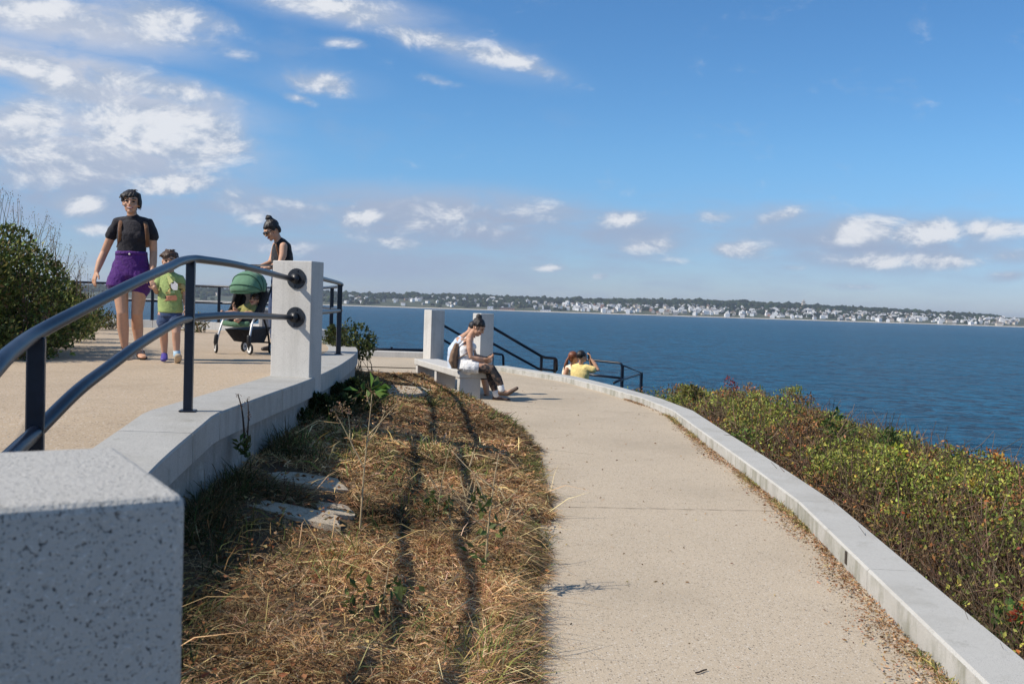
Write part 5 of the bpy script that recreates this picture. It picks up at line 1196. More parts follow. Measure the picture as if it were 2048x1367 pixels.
# ================================================================ standing weeds
BR = plain('dry_stem', (.46, .35, .20), .8, .2, 60); BRD = plain('dark_dead_stem', (.06, .035, .022), .8, .2, 60)
HEADM = vcol('seed_heads', .8, .1, .15); LEAFM = vcol('shrub_leaves', .6, .28, .30)
def seed_head(parent, c, r, n, col):
    P = np.array(c)[None] + RNG.normal(size=(n, 3)) * r * .55; D = RNG.normal(size=(n, 3)) + np.array([0, 0, .4]); V, F, C = leaf_mesh(P, D, np.full(n, r * .55), np.full(n, r * .3), palette(n, col, [1] * len(col)))
    link('seed_head', mesh_np('seed_head', V, F, C), HEADM, parent)
def weed(label, base, stems, heads, m=BR, r=.006, hcol=((.36, .22, .12), (.48, .33, .19)), leaves=None):
    o = thing('dry_weed', label, 'weed', base)
    for s in stems:
        P = smooth_path(s, 4); g = Geo(); N = len(P); g.loft(P, [r * (1 - .65 * i / (N - 1)) * (1 if s is stems[0] else .7) for i in range(N)], None, None, 7, 1); g.build('stem', m, o, True)
    for (c, rr, n) in heads: seed_head(o, c, rr, n, hcol)
    if leaves:
        n = len(leaves); P = np.array([tuple(q) for q in leaves]); D = RNG.normal(size=(n, 3)) + np.array([0, 0, .3]); V, F, C = leaf_mesh(P, D, .04 + .03 * RNG.random(n), .018 + .012 * RNG.random(n), palette(n, [(.07, .11, .03), (.12, .15, .04)], [1, 1])); link('leaves', mesh_np('leaves', V, F, C), LEAFM, o)
    return o
TWY = on_bank(721, 1065).y
Q = lambda x, y: at(x, y, TWY - .02)
weed('tall pale dry weed with forking stalks and brown seed heads, beside the sunken stone slabs', Q(721, 1065), [
    [Q(719, 1068), Q(724, 1000), Q(729, 930), Q(737, 860), Q(744, 788)], [Q(728, 935), Q(705, 890), Q(686, 852), Q(668, 820)], [Q(735, 872), Q(760, 845), Q(795, 806)], [Q(733, 885), Q(752, 862), Q(770, 822)], [Q(700, 880), Q(699, 850), Q(695, 826)], [Q(742, 812), Q(736, 800), Q(733, 783)]],
    [(Q(668, 818), .030, 34), (Q(684, 815), .032, 40), (Q(695, 822), .026, 30), (Q(676, 835), .026, 26), (Q(770, 818), .026, 26), (Q(796, 803), .022, 20), (Q(733, 795), .022, 20), (Q(706, 852), .03, 24), (Q(745, 785), .018, 14)])
weed('dark withered double stalk standing against the terrace wall', at(490, 905, 5.75), [[at(491, 912, 5.75), at(488, 860, 5.75), at(484, 820, 5.76), at(476, 788, 5.77)], [at(492, 912, 5.75), at(496, 855, 5.75), at(497, 825, 5.75), at(495, 796, 5.75)]],
    [(at(476, 790, 5.77), .016, 16), (at(484, 812, 5.77), .018, 14), (at(495, 800, 5.75), .018, 18), (at(497, 830, 5.75), .02, 18), (at(492, 870, 5.74), .025, 20)], BRD, .008, ((.06, .03, .02), (.12, .06, .035)), [at(490 + random.uniform(-12, 12), 900 + random.uniform(-20, 12), 5.7) for _ in range(40)])
def bank_pt(x, y): return V3(x, y, float(bank_h(np.array([x]), np.array([y]))[0]))
b = bank_pt(-.10, 5.05)
def fork(b, seed, n, h, spread):
    R = random.Random(seed); main = [b, b + V3(.01, .0, h * .4), b + V3(.03, .02, h * .75), b + V3(.05, .02, h)]; st = [main]; tips = [main[-1]]
    for i in range(n):
        z = h * R.uniform(.28, .85); p = b + V3(.03 * z / h, .01, z); a = R.uniform(-1, 1); e = p + V3(spread * (.4 + .6 * R.random()) * (1 if a > 0 else -1), R.uniform(-.08, .08), h * R.uniform(.12, .34)); st.append([p, p.lerp(e, .5) + V3(0, 0, -.015), e]); tips.append(e)
        q = p.lerp(e, .55); e2 = q + V3(R.uniform(-.05, .05), R.uniform(-.05, .05), R.uniform(.05, .12)); st.append([q, q.lerp(e2, .5), e2]); tips.append(e2)
    return st, tips
st, tips = fork(b, 21, 9, .60, .22)
weed('slender branching weed near the edge of the path, throwing its shadow on the paving', b, st, [(p, .020, 12) for p in tips], BR, .0062, leaves=[b + V3(random.uniform(-.09, .09), random.uniform(-.07, .07), random.uniform(.03, .38)) for _ in range(46)])
b = bank_pt(-.42, 6.05)
weed('short green-stemmed weed in the middle of the bank, bare at the top', b, [[b, b + V3(.02, 0, .2), b + V3(.06, .03, .42)], [b + V3(.01, 0, .14), b + V3(-.06, .02, .24), b + V3(-.09, .0, .31)]], [(b + V3(.06, .03, .43), .015, 10)], BR, .0045, leaves=[b + V3(random.uniform(-.08, .08), random.uniform(-.08, .08), random.uniform(.02, .16)) for _ in range(40)])
b = bank_pt(-.52, 4.15)
weed('low leafy green weed growing through the thatch near the viewer', b, [[b, b + V3(.02, 0, .1), b + V3(.03, .03, .2)]], [], BR, .004, leaves=[b + V3(random.uniform(-.16, .16), random.uniform(-.16, .16), random.uniform(.03, .14)) for _ in range(54)])

# ================================================================ shrubs
def bush(name, label, lobes, n, cols, wts, leaf=(.035, .06), m=None, stems=40, base_z=TZ, cat='bush', stemcol=((.10, .07, .045), (.16, .11, .07)), gap=.42, aspect=.55, drop=0.0):
    """leaf sprays through the outer half of overlapping lobes, bare woody stems inside"""
    parts = []; L = np.array([(p.x, p.y, p.z, r) for p, r in lobes]); vol = L[:, 3] ** 2
    i = RNG.choice(len(L), n, p=vol / vol.sum()); d = RNG.normal(size=(n, 3)); d /= np.linalg.norm(d, axis=1, keepdims=True)
    rad = L[i, 3] * (.55 + .50 * RNG.random(n) ** .6); P = L[i, :3] + d * rad[:, None] * np.array([1, 1, .9])
    P += (np.stack([fbm(P * 3 + 11, 2), fbm(P * 3 + 37, 2), fbm(P * 3 + 71, 2)], 1) - .5) * .30
    k = (fbm(P * 4.0, 3) > gap) & (P[:, 2] > base_z - drop + .02); P, d = P[k], d[k]; n = len(P)
    D = d * .7 + RNG.normal(size=(n, 3)) * .6 + np.array([0, 0, .35]); clump = fbm(P * 2.2 + 5, 3)[:, None]
    C = palette(n, cols, wts, .22) * (.55 + .9 * clump)
    Ls = leaf[0] + (leaf[1] - leaf[0]) * RNG.random(n)
    o = thing(name, label, cat, (float(L[:, 0].mean()), float(L[:, 1].mean()), base_z))
    V, F, C = leaf_mesh(P, D, Ls, Ls * aspect, C); link('foliage', mesh_np('foliage', V, F, C), m or LEAFM, o)
    j = RNG.choice(len(L), stems, p=vol / vol.sum()); e = RNG.normal(size=(stems, 3)); e /= np.linalg.norm(e, axis=1, keepdims=True); T = L[j, :3] + e * L[j, 3][:, None] * (.6 + .5 * RNG.random((stems, 1)))
    T[:, 2] = np.maximum(T[:, 2], base_z + .1); B = np.stack([L[j, 0] + RNG.normal(size=stems) * .12, L[j, 1] + RNG.normal(size=stems) * .12, np.full(stems, base_z - .05 - drop)], 1)
    Mi = (B + T) / 2 + RNG.normal(size=(stems, 3)) * .07; V, F, C = stem_mesh(B, Mi, T, np.full(stems, .008), np.full(stems, .003), palette(stems, stemcol, [1, 1])); tag(link('stems', mesh_np('stems', V, F, C), vcol_twig, o), kind='stuff')
    return o
vcol_twig = vcol('twig_bark_colours', .85, 0, .15)
GREENS = [(.06, .083, .02), (.11, .14, .034), (.18, .205, .05), (.29, .29, .08), (.19, .135, .065)]
lob = [(at(x, y, d), r) for (x, y, d, r) in ((-250, 590, 9.2, .90), (-100, 560, 9.4, .62), (-8, 500, 10.0, .36), (-25, 570, 9.6, .54), (32, 560, 10.2, .42), (68, 575, 10.8, .38), (40, 640, 9.6, .52), (80, 625, 10.6, .42), (98, 610, 11.4, .38), (118, 640, 11.4, .36), (138, 642, 12.6, .34), (155, 648, 13.6, .30), (65, 690, 9.25, .28), (-60, 650, 9.2, .6), (20, 690, 9.1, .32), (-160, 620, 9.0, .8), (-350, 580, 9.5, 1.1), (165, 645, 15.5, .33), (155, 640, 17, .40))]
bush('bush', 'large dense dark green bush at the edge of the terrace, grass stalks above it', lob, 60000, GREENS, [3, 4, 3, 1.5, 1.5], (.032, .062), stems=420, gap=.40)
def top_stalks():
    n = 85; px_ = RNG.uniform(-10, 205, n); py_ = np.interp(px_, [0, 90, 150, 205], [455, 500, 555, 620]); B = []; T = []; Mi = []
    for x, y in zip(px_, py_):
        d = random.uniform(10, 11.5); h = random.uniform(.18, .50) * (1 if x < 120 else .7); b = at(x, y + 25, d); t = b + V3(random.gauss(.04, .08), random.gauss(0, .06), h); B.append(b); T.append(t); Mi.append((b + t) / 2 + V3(random.gauss(0, .02), 0, .02))
    B, T, Mi = (np.array([tuple(v) for v in q]) for q in (B, T, Mi))
    V, F, C = stem_mesh(B, Mi, T, np.full(n, .0042), np.full(n, .0016), palette(n, [(.20, .15, .09), (.32, .25, .14), (.13, .10, .06)], [1, 1, 1])); parts = [(V, F, C)]
    k = 9; P = np.repeat(T, k, 0) + RNG.normal(size=(n * k, 3)) * [.012, .012, .04]; V, F, C = leaf_mesh(P, RNG.normal(size=(n * k, 3)) * .4 + [0, 0, 1.], np.full(n * k, .022), np.full(n * k, .006), palette(n * k, [(.28, .20, .12), (.20, .13, .08)], [1, 1])); parts.append((V, F, C))
    V, F, C = join_np(parts); tag(link('tall_grass', mesh_np('tall_grass', V, F, C), vcol_twig), 'thin tall grass stalks with seed heads standing above the big dark bush', 'grass', kind='stuff')
top_stalks()
bush('shrub', 'small round glossy-leaved shrub behind the curved end of the terrace wall, against the water', [(at(x, y, d), r) for (x, y, d, r) in ((688, 668, 14.2, .22), (706, 678, 14.0, .20), (666, 680, 14.4, .20), (720, 692, 13.8, .13), (697, 692, 13.9, .20), (682, 655, 14.3, .12))], 4200, [(.045, .065, .02), (.09, .11, .03), (.16, .16, .05)], [3, 3, 1], (.035, .06), stems=60, base_z=.25, gap=.36)
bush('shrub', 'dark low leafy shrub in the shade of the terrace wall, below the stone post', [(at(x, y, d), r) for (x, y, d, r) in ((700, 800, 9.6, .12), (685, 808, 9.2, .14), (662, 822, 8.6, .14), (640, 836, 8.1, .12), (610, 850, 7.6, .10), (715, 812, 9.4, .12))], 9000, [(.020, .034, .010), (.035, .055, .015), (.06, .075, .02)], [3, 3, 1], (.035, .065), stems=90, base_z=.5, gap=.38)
o = bush('plant', 'single plant with large bright green leaves beside the dark shrub below the post', [(at(733, 772, 9.2), .06)], 16, [(.09, .17, .03), (.12, .20, .04)], [1, 1], (.10, .16), stems=8, base_z=.5, gap=.2)
bush('plant', 'yellowish weeds in front of the far terrace kerb, behind the walking woman', [(at(x, 650, 17.5), .16) for x in (200, 212, 224, 350, 375, 388, 400)], 1100, [(.20, .16, .05), (.12, .12, .03)], [1, 1], (.04, .09), stems=40, base_z=TZ, gap=.35, aspect=.3)
# ---- thicket between the path kerb and the drop to the sea
def thick_top(o, y):
    """height of the top of the thicket above the path, o metres beyond the kerb"""
    hm = np.interp(y, [2, 5, 8, 11, 14, 17, 19], [.36, .31, .23, .15, .08, -.1, -.4])
    prof = np.interp(o, [0, .12, .35, .8, 1.5, 2.4, 3.3, 4.5, 6], [-.10, .05, .45, .85, 1.0, .62, -.35, -2.4, -5.5])
    hm = hm * 1.0; o_ = o; o = o * np.interp(y, [5, 8, 11, 14], [1.0, 1.25, 1.7, 2.0])
    prof = np.interp(o, [0, .12, .35, .8, 1.5, 2.4, 3.3, 4.5, 6], [-.10, .05, .45, .85, 1.0, .62, -.35, -2.4, -5.5])
    lump = (n2(o, y, 1.25, 3, 1.0) - .5) * .36 + (n2(o, y, 3.4, 2, 8.0) - .5) * .22
    return hm * prof + lump * np.clip(o * 2.2, 0, 1) + .05
def place(o, y):
    yy = np.clip(y, -2, 19); a = np.gradient(xs_at(curb_o, np.linspace(-2.5, 19, 200)), np.linspace(-2.5, 19, 200)); sl = np.interp(yy, np.linspace(-2.5, 19, 200), a)
    k = 1 / np.sqrt(1 + sl ** 2); return xs_at(curb_o, yy) + o * k, y - o * sl * k
def thicket():
    parts = []
    def pts(n, y0, y1, o1, bias=1.0): 
        y = y0 + (y1 - y0) * RNG.random(n) ** bias; o = .02 + o1 * RNG.random(n) ** .8; return o, y
    cols = [(.13, .155, .034), (.22, .25, .052), (.33, .34, .068), (.43, .40, .08), (.32, .18, .07), (.40, .17, .065), (.21, .13, .06), (.55, .50, .11)]
    def leaves(n, y0, y1, o1, l0, l1, depth):
        o, y = pts(n, y0, y1, o1); t = thick_top(o, y); x, yw = place(o, y)
        z = SLOPE * y + t - depth * RNG.random(n) ** 1.7 + RNG.normal(size=n) * .025
        P = np.stack([x, yw, z], 1); k = (fbm(P * 3.2 + 3, 3) > .41) & (RNG.random(n) < np.where((y < 7.5) & (o < 1.0), .34 + .5 * np.clip((y - 5.5) / 2, 0, 1), 1)); P = P[k]; n = len(P); y = y[k]
        clump = fbm(P * 1.4 + 9, 3); hue = fbm(P * 2.1 + 41, 3)
        w = np.array([3, 3, 2.2, .9, 2.4, 1.2, 2.4, .35]); C = palette(n, cols, w, .25); gi = np.where(hue > .5)[0]
        C[gi] = palette(len(gi), cols[:4] + cols[7:], [3, 3.4, 2.4, 1, .45], .22); bi = np.where(hue < .40)[0]; C[bi] = palette(len(bi), cols[4:7] + [(.10, .07, .035)], [2, 1.6, 2, 2], .25)
        C *= (.42 + 1.42 * clump)[:, None]
        D = RNG.normal(size=(n, 3)) * .8 + np.array([0, 0, .55]); L = (l0 + (l1 - l0) * RNG.random(n)); parts.append(leaf_mesh(P, D, L, L * .52, C))
    leaves(125000, 2.2, 8.5, 3.2, .017, .041, .28); leaves(90000, 8.0, 15.6, 3.0, .022, .050, .22)
    # upright brown stems, densest where the near thicket turns its bare side to the path
    n = 15000; y = 1.8 + 13 * RNG.random(n) ** 2.1; o = .03 + 3.0 * RNG.random(n) ** 1.4; t = thick_top(o, y); x, yw = place(o, y); X2, Y2 = place(np.maximum(o + RNG.normal(size=n) * .16 - .03, .01), y + RNG.normal(size=n) * .16)
    zb = ground_h(x, yw) - .02; zt = SLOPE * y + t + np.abs(RNG.normal(size=n)) * .03 - .09
    zt = np.maximum(zt, zb + .12); B = np.stack([x, yw, zb], 1); T = np.stack([X2, Y2, zt], 1); Mi = (B + T) / 2 + RNG.normal(size=(n, 3)) * .05
    r = np.clip(y / 5, .8, 2.0); parts.append(stem_mesh(B, Mi, T, .0040 * r, .0016 * r, palette(n, [(.19, .125, .075), (.27, .19, .125), (.13, .08, .05), (.34, .26, .18)], [3, 3, 2, 1.3], .25)))
    # side twigs
    n = 15000; y = 1.8 + 12 * RNG.random(n) ** 1.4; o = .03 + 2.4 * RNG.random(n); t = thick_top(o, y); x, yw = place(o, y); zb = np.maximum(ground_h(x, yw), SLOPE * y + t - .75); P0 = np.stack([x, yw, zb + (SLOPE * y + t - zb) * (.25 + .8 * RNG.random(n))], 1)
    D = RNG.normal(size=(n, 3)) * .11 + np.array([0, 0, .05]); r = np.clip(y / 5, .8, 2.0); parts.append(stem_mesh(P0, P0 + D * .5 + RNG.normal(size=(n, 3)) * .012, P0 + D, .0022 * r, .0011 * r, palette(n, [(.19, .125, .075), (.29, .20, .13), (.13, .08, .05)], [3, 3, 2], .25)))
    # hips and turning leaves
    n = 420; o, y = pts(n, 2.5, 15, 2.6); t = thick_top(o, y); x, yw = place(o, y); P = np.stack([x, yw, SLOPE * y + t + .01], 1); P = np.repeat(P, 3, 0) + RNG.normal(size=(n * 3, 3)) * .02
    parts.append(leaf_mesh(P, RNG.normal(size=(n * 3, 3)) + [0, 0, .5], np.full(n * 3, .032), np.full(n * 3, .018), palette(n * 3, [(.42, .13, .04), (.45, .26, .05), (.30, .07, .04), (.40, .36, .06)], [2, 2, 1, 2])))
    V, F, C = join_np(parts); tag(link('shrubbery', mesh_np('shrubbery', V, F, C), LEAFM), 'tangled low autumn thicket of green, olive and rust leaves beyond the path kerb', 'thicket', kind='stuff')
thicket()
def sprig(label, px_, py_, d, r, n, cols, leaf, name='plant', wts=None, bz=None):
    c = at(px_, py_, d); return bush(name, label, [(c, r), (c + V3(r * .8, .05, -r * .3), r * .7), (c + V3(-r * .7, 0, -r * .2), r * .7)], n, cols, wts or [1] * len(cols), leaf, stems=14, base_z=(c.z - .3 if bz is None else bz), gap=.2, drop=.15)
sprig('bright yellow-green leafy sprig standing out on top of the thicket', 1793, 925, 8.3, .11, 260, [(.42, .44, .04), (.32, .38, .05), (.50, .46, .06)], (.03, .055))
sprig('yellow-green sprig on the thicket, smaller and nearer the water than the brightest one', 1572, 815, 11.5, .11, 160, [(.26, .30, .05), (.20, .25, .05)], (.035, .06))
sprig('dark green sprig poking above the thicket edge against the water', 1680, 850, 10.0, .12, 160, [(.06, .10, .025), (.10, .15, .035)], (.04, .065))
sprig('dark green sprig poking highest above the thicket edge, just beyond the brightest yellow one', 1785, 888, 8.9, .10, 150, [(.06, .10, .025), (.10, .14, .035)], (.04, .06))
sprig('leafy fresh green plant low beside the kerb at the near end of the thicket', 2018, 1258, 4.75, .14, 260, [(.07, .13, .03), (.11, .18, .04), (.15, .22, .05)], (.035, .06))
sprig('spray of red autumn leaves in the thicket near the kerb', 2030, 1222, 4.75, .05, 60, [(.50, .07, .04), (.42, .10, .05)], (.03, .045))
sprig('spray of orange leaves at the top of the thicket near a tall bare stalk', 2003, 938, 7.6, .06, 70, [(.50, .20, .05), (.55, .30, .07)], (.03, .05))
sprig('small yellow leaf spray in the thicket below the orange leaves', 1948, 970, 7.2, .05, 60, [(.55, .45, .06), (.50, .38, .06)], (.025, .04))
sprig('red-flowered tuft at the far top edge of the thicket', 1463, 772, 13.6, .07, 50, [(.40, .07, .06), (.30, .06, .05)], (.03, .05))
sprig('lime green sprig among brown stems close behind the kerb', 1495, 868, 10.4, .10, 160, [(.18, .26, .05), (.13, .20, .04)], (.03, .055))
sprig('golden grassy tuft at the far end of the thicket by the landing railing', 1385, 785, 14.6, .12, 300, [(.22, .20, .06), (.30, .26, .08), (.14, .14, .04)], (.04, .09))
b0_, b1_ = at(2032, 1160, 6.3), at(2036, 920, 6.9)
weed('tall bare reddish dead stalk rising from the thicket at the right edge', b0_, [[b0_, b0_.lerp(b1_, .5) + V3(.03, 0, 0), b1_], [b0_.lerp(b1_, .45) + V3(.02, 0, 0), at(2020, 1010, 6.6), at(2012, 965, 6.6)], [b0_.lerp(b1_, .6) + V3(.03, 0, 0), at(2046, 985, 6.7), at(2054, 945, 6.7)]], [(b1_, .02, 10)], plain('reddish_stem', (.22, .11, .07), .8, .2, 60), .006)

# ================================================================ the far shore
def shore_y(x): return 3060 + 90 * np.sin(np.asarray(x) / 900.0 + .6) + .02 * np.asarray(x)
def hill_h(x, s):
    """height above the sea, s metres behind the waterline"""
    top = np.interp(x, [-2600, -1400, -900, -500, -150, 100, 400, 700, 950, 1150, 1350, 1700, 2600], [44, 46, 48, 50, 52, 54, 58, 63, 64, 59, 53, 46, 40]) - 12
    r = np.interp(s, [-40, 0, 12, 60, 160, 330, 650, 1200], [-6, .0, 2.0, 6.5, 14.0, 24, 34, 34]) / 34
    return np.where(r > 0.1, r * top, r * 34) + (n2(x, s, .006, 3, 3.0) - .5).reshape(np.shape(x)) * 9 * np.clip(r, 0, 1)
hx = np.arange(-3000, 3001, 28.); hs = np.array([-40, -12, 0, 6, 14, 30, 60, 100, 150, 210, 280, 360, 450, 560, 680, 850, 1100, 1500]); HX, HS = np.meshgrid(hx, hs)
HZ = SEA + hill_h(HX, HS); HY = shore_y(HX) + HS; ih = np.arange(HX.size).reshape(HX.shape)
FH = np.stack([ih[:-1, :-1], ih[:-1, 1:], ih[1:, 1:], ih[1:, :-1]], -1).reshape(-1, 4)
def hill_mat():
    m, t, b, pos, obj = newmat('shore_land'); n1 = t.noise(pos, .012, 4); c = t.mix(t.maprange(n1, .4, .65), (.040, .055, .022), (.085, .085, .040)); t.link(c, b.inputs['Base Color']); b.inputs['Roughness'].default_value = .95; return m
tag(link('hills', mesh_np('hills', np.stack([HX, HY, HZ], -1).reshape(-1, 3), FH, smooth=True), hill_mat()), kind='structure')
bx = np.arange(-3000, 3001, 28.); Vb = []
for x in bx:
    y = float(shore_y(x)); Vb += [(x, y - 3, SEA + .3), (x, y + 13, SEA + 2.8)]
Fb = [(2 * i, 2 * i + 2, 2 * i + 3, 2 * i + 1) for i in range(len(bx) - 1)]
tag(link('beach', mesh_np('beach', Vb, np.array(Fb)), plain('beach_sand', (.52, .47, .40), .95, .15, .02)), kind='structure')
# woods: many crowns that read as one dark mass
def woods():
    bm = bmesh.new(); bmesh.ops.create_icosphere(bm, subdivisions=2, radius=1); U = np.array([v.co[:] for v in bm.verts]); Fi = np.array([[v.index for v in f.verts] for f in bm.faces]); bm.free()
    n = 7500; x = RNG.uniform(-1750, 1750, n); s = 40 + 720 * RNG.random(n) ** .75
    k = (n2(x, s, .006, 3, 6.0) > np.interp(s, [40, 160, 330, 500], [.56, .50, .40, .0])); x, s = x[k], s[k]; n = len(x)
    r = RNG.uniform(4.0, 8.5, n) * (1 + .35 * (RNG.random(n) > .9)); z = SEA + hill_h(x, s) + r * .55; y = shore_y(x) + s
    sc = np.stack([r * RNG.uniform(.9, 1.4, n), r, r * RNG.uniform(.75, 1.25, n)], 1)
    V = np.stack([x, y, z], 1)[:, None] + U[None] * sc[:, None] * (1 + RNG.normal(size=(n, len(U), 1)) * .16)
    F = (Fi[None] + (np.arange(n) * len(U))[:, None, None]).reshape(-1, 3); C = palette(n, [(.014, .024, .010), (.024, .036, .013), (.040, .046, .017), (.018, .030, .016)], [3, 3, 1, 2], .22)
    tag(link('woods', mesh_np('woods', V.reshape(-1, 3), F, np.repeat(C, len(U), 0)), vcol('woods_crowns', .9, 0, .1)), 'dark green woods covering the low hills along the far shore', 'woods', kind='stuff')
woods()
WALLS = {'white': plain('white_house_paint', (.84, .83, .82), .8, .08, .3), 'cream': plain('cream_house_paint', (.66, .58, .48), .8, .08, .3), 'grey': plain('grey_shingle', (.34, .33, .32), .9, .1, .3), 'rust': plain('rust_cladding', (.36, .20, .15), .9, .1, .3)}
ROOFS = {'grey': plain('grey_roof_shingle', (.17, .17, .18), .9, .1, .3), 'pale': plain('pale_roof', (.50, .49, .48), .8, .1, .3), 'brown': plain('brown_roof_shingle', (.15, .11, .09), .9, .1, .3)}
WINM = plain('distant_window_glass', (.05, .06, .08), .2)
def house_mesh(w, d, h, rh, hip, wm, rm):
    me = bpy.data.meshes.new('house'); V = [(-w / 2, -d / 2, -3), (w / 2, -d / 2, -3), (w / 2, d / 2, -3), (-w / 2, d / 2, -3), (-w / 2, -d / 2, h), (w / 2, -d / 2, h), (w / 2, d / 2, h), (-w / 2, d / 2, h)]
    i = w * hip; V += [(-w / 2 + i, 0, h + rh), (w / 2 - i, 0, h + rh)]
    F = [(0, 1, 5, 4), (1, 2, 6, 5), (2, 3, 7, 6), (3, 0, 4, 7), (4, 5, 9, 8), (6, 7, 8, 9), (5, 6, 9), (7, 4, 8)]; mi = [0, 0, 0, 0, 1, 1, 0 if hip == 0 else 1, 0 if hip == 0 else 1]
    for fl in range(max(1, int(h // 3))):                    # openings, set just proud of the wall
        for q in range(max(2, int(w // 3.4))):
            x = -w / 2 + (q + .5) * w / max(2, int(w // 3.4)); z = 1.0 + fl * 3; b = len(V); V += [(x - .55, -d / 2 - .04, z), (x + .55, -d / 2 - .04, z), (x + .55, -d / 2 - .04, z + 1.5), (x - .55, -d / 2 - .04, z + 1.5)]; F.append((b, b + 1, b + 2, b + 3)); mi.append(2)
    b = len(V); cx = w * .18; V += [(cx + a, c, z) for z in (h + rh * .3, h + rh + 1.0) for (a, c) in ((-.5, -.4), (.5, -.4), (.5, .4), (-.5, .4))]; F += [(b, b + 1, b + 5, b + 4), (b + 1, b + 2, b + 6, b + 5), (b + 2, b + 3, b + 7, b + 6), (b + 3, b, b + 4, b + 7), (b + 4, b + 5, b + 6, b + 7)]; mi += [0] * 5
    me.from_pydata(V, [], F); me.materials.append(wm); me.materials.append(rm); me.materials.append(WINM)
    for p, k in zip(me.polygons, mi): p.material_index = k
    me.update(); return me
protos = [(house_mesh(11, 9, 6.2, 3.6, 0, WALLS['white'], ROOFS['grey']), 'small white gabled house with grey roof in the row of houses along the far shore', 'white gabled houses on the far shore'),
          (house_mesh(9, 11, 6.5, 4.0, .5, WALLS['white'], ROOFS['pale']), 'small white house with pale hipped roof in the row of houses along the far shore', 'white hipped houses on the far shore'),
          (house_mesh(14, 9, 5.6, 3.2, .2, WALLS['cream'], ROOFS['brown']), 'small cream house with brown roof in the row of houses along the far shore', 'cream houses on the far shore'),
          (house_mesh(12, 10, 6.0, 4.2, 0, WALLS['grey'], ROOFS['pale']), 'small grey shingled house with pale roof in the row of houses along the far shore', 'grey houses on the far shore'),
          (house_mesh(16, 10, 8.5, 2.2, .15, WALLS['white'], ROOFS['pale']), 'larger white two-storey house in the row of houses along the far shore', 'large white houses on the far shore')]
hr = random.Random(5); placed = []; tries = 0
while len(placed) < 300 and tries < 6000:
    tries += 1
    px_ = hr.uniform(1130, 2060) if hr.random() < .87 else hr.choice([hr.uniform(690, 1130), hr.uniform(690, 1130), hr.uniform(395, 560)])
    s = 18 + 235 * hr.random() ** 1.1 if px_ > 1140 else 60 + 420 * hr.random() ** .8
    x = (px_ - 1024) / FOC * (3060 + s); 
    if any(abs(x - a) < 13 and abs(s - b) < 16 for a, b in placed): continue
    placed.append((x, s)); me, lab, grp = protos[hr.choices(range(5), [4, 3, 3, 4, 2])[0]]
    o = bpy.data.objects.new('house', me); COL.objects.link(o)
    o.location = (x, float(shore_y(x)) + s, SEA + float(hill_h(np.array([x]), np.array([s]))[0]) + .5); o.rotation_euler = (0, 0, hr.choice([0, math.pi / 2, math.pi]) + hr.gauss(0, .3)); k = hr.uniform(.85, 1.35); o.scale = (k, k, k * hr.uniform(.9, 1.1)); tag(o, lab, 'house', grp)
bm_t = bmesh.new(); town_mats = [WALLS['white'], ROOFS['grey'], WALLS['cream'], ROOFS['pale'], WALLS['grey'], WALLS['rust'], ROOFS['brown']]; TV = []; TF = []; TM = []
for _ in range(430):                                # the rest of the town, too small and crowded to tell apart
    px_ = hr.uniform(1120, 2060) if hr.random() < .85 else hr.uniform(690, 1120); s_ = hr.uniform(45, 330); x = (px_ - 1024) / FOC * (3060 + s_); y = float(shore_y(x)) + s_; z = SEA + float(hill_h(np.array([x]), np.array([s_]))[0])
    w, d, h, r = hr.uniform(7, 13), hr.uniform(7, 10), hr.uniform(4.5, 7.5), hr.uniform(2, 4); a = hr.choice([0, 1.57]) + hr.gauss(0, .3); wm = hr.choice([0, 0, 0, 2, 4, 4, 5]); rm = hr.choice([1, 1, 3, 6]); b = len(TV)
    for (u, v, q) in ((-1, -1, -3), (1, -1, -3), (1, 1, -3), (-1, 1, -3), (-1, -1, h), (1, -1, h), (1, 1, h), (-1, 1, h), (-1, 0, h + r), (1, 0, h + r)): X_ = u * w / 2; Y_ = v * d / 2; TV.append((x + X_ * math.cos(a) - Y_ * math.sin(a), y + X_ * math.sin(a) + Y_ * math.cos(a), z + q))
    for f_, m_ in (((0, 1, 5, 4), wm), ((1, 2, 6, 5), wm), ((2, 3, 7, 6), wm), ((3, 0, 4, 7), wm), ((4, 5, 9, 8), rm), ((6, 7, 8, 9), rm), ((5, 6, 9), wm), ((7, 4, 8), wm)): TF.append(tuple(b + i for i in f_)); TM.append(m_)
bm_t.free(); me = bpy.data.meshes.new('town'); me.from_pydata(TV, [], TF)
for m_ in town_mats: me.materials.append(m_)
for p, q in zip(me.polygons, TM): p.material_index = q
me.update(); tag(link('town', me, None), 'crowded small houses of the far town, half hidden among the trees behind the shore row', 'town', kind='stuff')
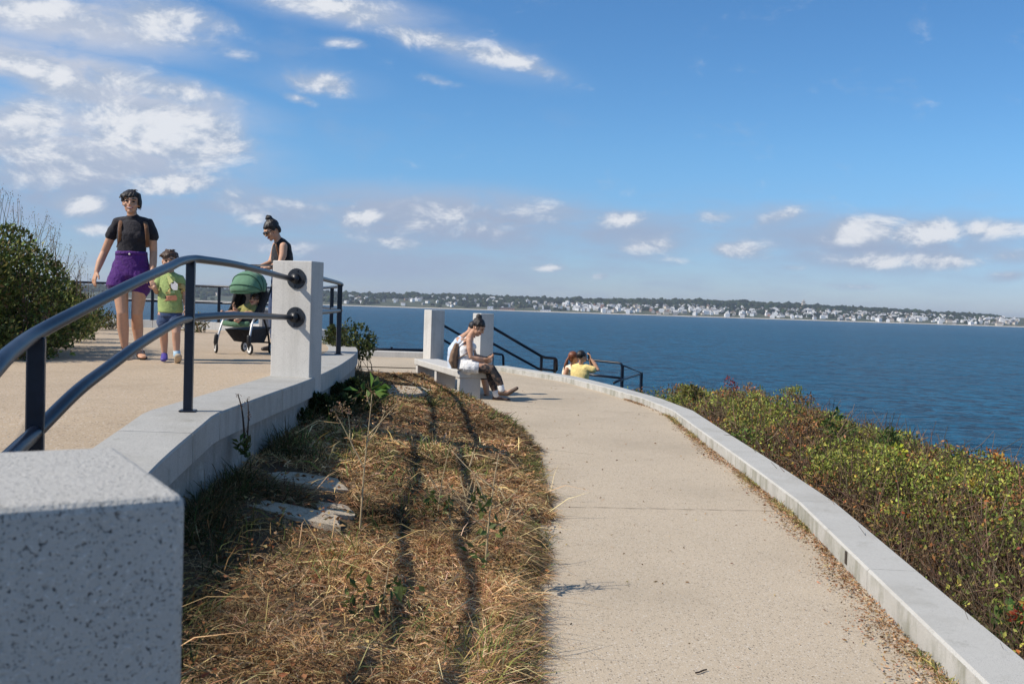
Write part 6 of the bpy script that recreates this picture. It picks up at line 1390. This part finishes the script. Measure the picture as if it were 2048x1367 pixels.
def shore_box(name, label, cat, px_, s, w, d, h, wm, roof=0, rm=None):
    x = (px_ - 1024) / FOC * (3060 + s); y = float(shore_y(x)) + s; z = SEA + float(hill_h(np.array([x]), np.array([s]))[0])
    o = thing(name, label, cat, (x, y, z)); g = Geo(); g.box((x, y, z + h / 2 - 2), (w, d, h + 4)); g.build('wall', wm, o)
    g = Geo(); g.box((x, y, z + h + .6), (w + 1.2, d + 1.2, 1.0)) if not roof else g.add([(x - w / 2 - 1, y - d / 2 - 1, z + h), (x + w / 2 + 1, y - d / 2 - 1, z + h), (x + w / 2 + 1, y + d / 2 + 1, z + h), (x - w / 2 - 1, y + d / 2 + 1, z + h), (x - w / 2, y, z + h + roof), (x + w / 2, y, z + h + roof)], [(0, 1, 5, 4), (2, 3, 4, 5), (1, 2, 5), (3, 0, 4), (3, 2, 1, 0)]); g.build('roof', rm or ROOFS['grey'], o)
    for q in range(int(w // 6)):
        g = Geo(); g.box((x - w / 2 + 3 + q * 6, y - d / 2 - .05, z + h * .5), (2.4, .2, 1.8)); g.build('window', WINM, o)
    return (x, y, z, o)
shore_box('building', 'long low brown building on the far waterfront, just above the stair handrails', 'building', 1012, 20, 46, 12, 7, WALLS['rust'])
shore_box('building', 'white boxy building at the end of the long brown beach building', 'building', 978, 24, 18, 12, 10, WALLS['white'])
shore_box('building', 'wide white building with a pitched roof standing above the brown beach building', 'building', 1012, 120, 20, 12, 9, WALLS['white'], 4)
x, y, z, o = shore_box('building', 'white waterfront building with a small pointed tower, standing apart on the beach', 'building', 1090, 18, 34, 10, 5, WALLS['white'])
g = Geo(); g.box((x - 8, y, z + 8), (5, 5, 14)); g.build('tower', WALLS['white'], o); g = Geo(); g.loft([(x - 8, y, z + 15), (x - 8, y, z + 20)], [3.4, .3], None, None, 4, 0); g.build('spire', ROOFS['pale'], o)
x, y, z, o = shore_box('building', 'square stone tower rising above the trees on the far hill', 'tower', 1621, 560, 11, 11, 22, WALLS['cream']); g = Geo(); g.box((x, y, z + 26), (6, 6, 7)); g.build('lantern', WALLS['cream'], o)
# ---------------------------------------------------------------- air over the bay
bm = bmesh.new(); bmesh.ops.create_cube(bm, size=1); 
for v in bm.verts: v.co = Vector((v.co.x * 25000, v.co.y * 16000 + 4500, (SEA - 12) if v.co.z < 0 else 95))
me = bpy.data.meshes.new('haze'); bm.to_mesh(me); bm.free()
hm = bpy.data.materials.new('haze_air'); hm.use_nodes = True; hm.node_tree.nodes.remove(hm.node_tree.nodes['Principled BSDF']); pv = hm.node_tree.nodes.new('ShaderNodeVolumePrincipled'); pv.inputs['Density'].default_value = HAZE; pv.inputs['Color'].default_value = (.80, .88, 1, 1); pv.inputs['Anisotropy'].default_value = .2
hm.node_tree.links.new(pv.outputs[0], hm.node_tree.nodes['Material Output'].inputs['Volume'])
tag(link('haze', me, hm), 'thin blue sea haze over the bay', 'haze', kind='stuff')
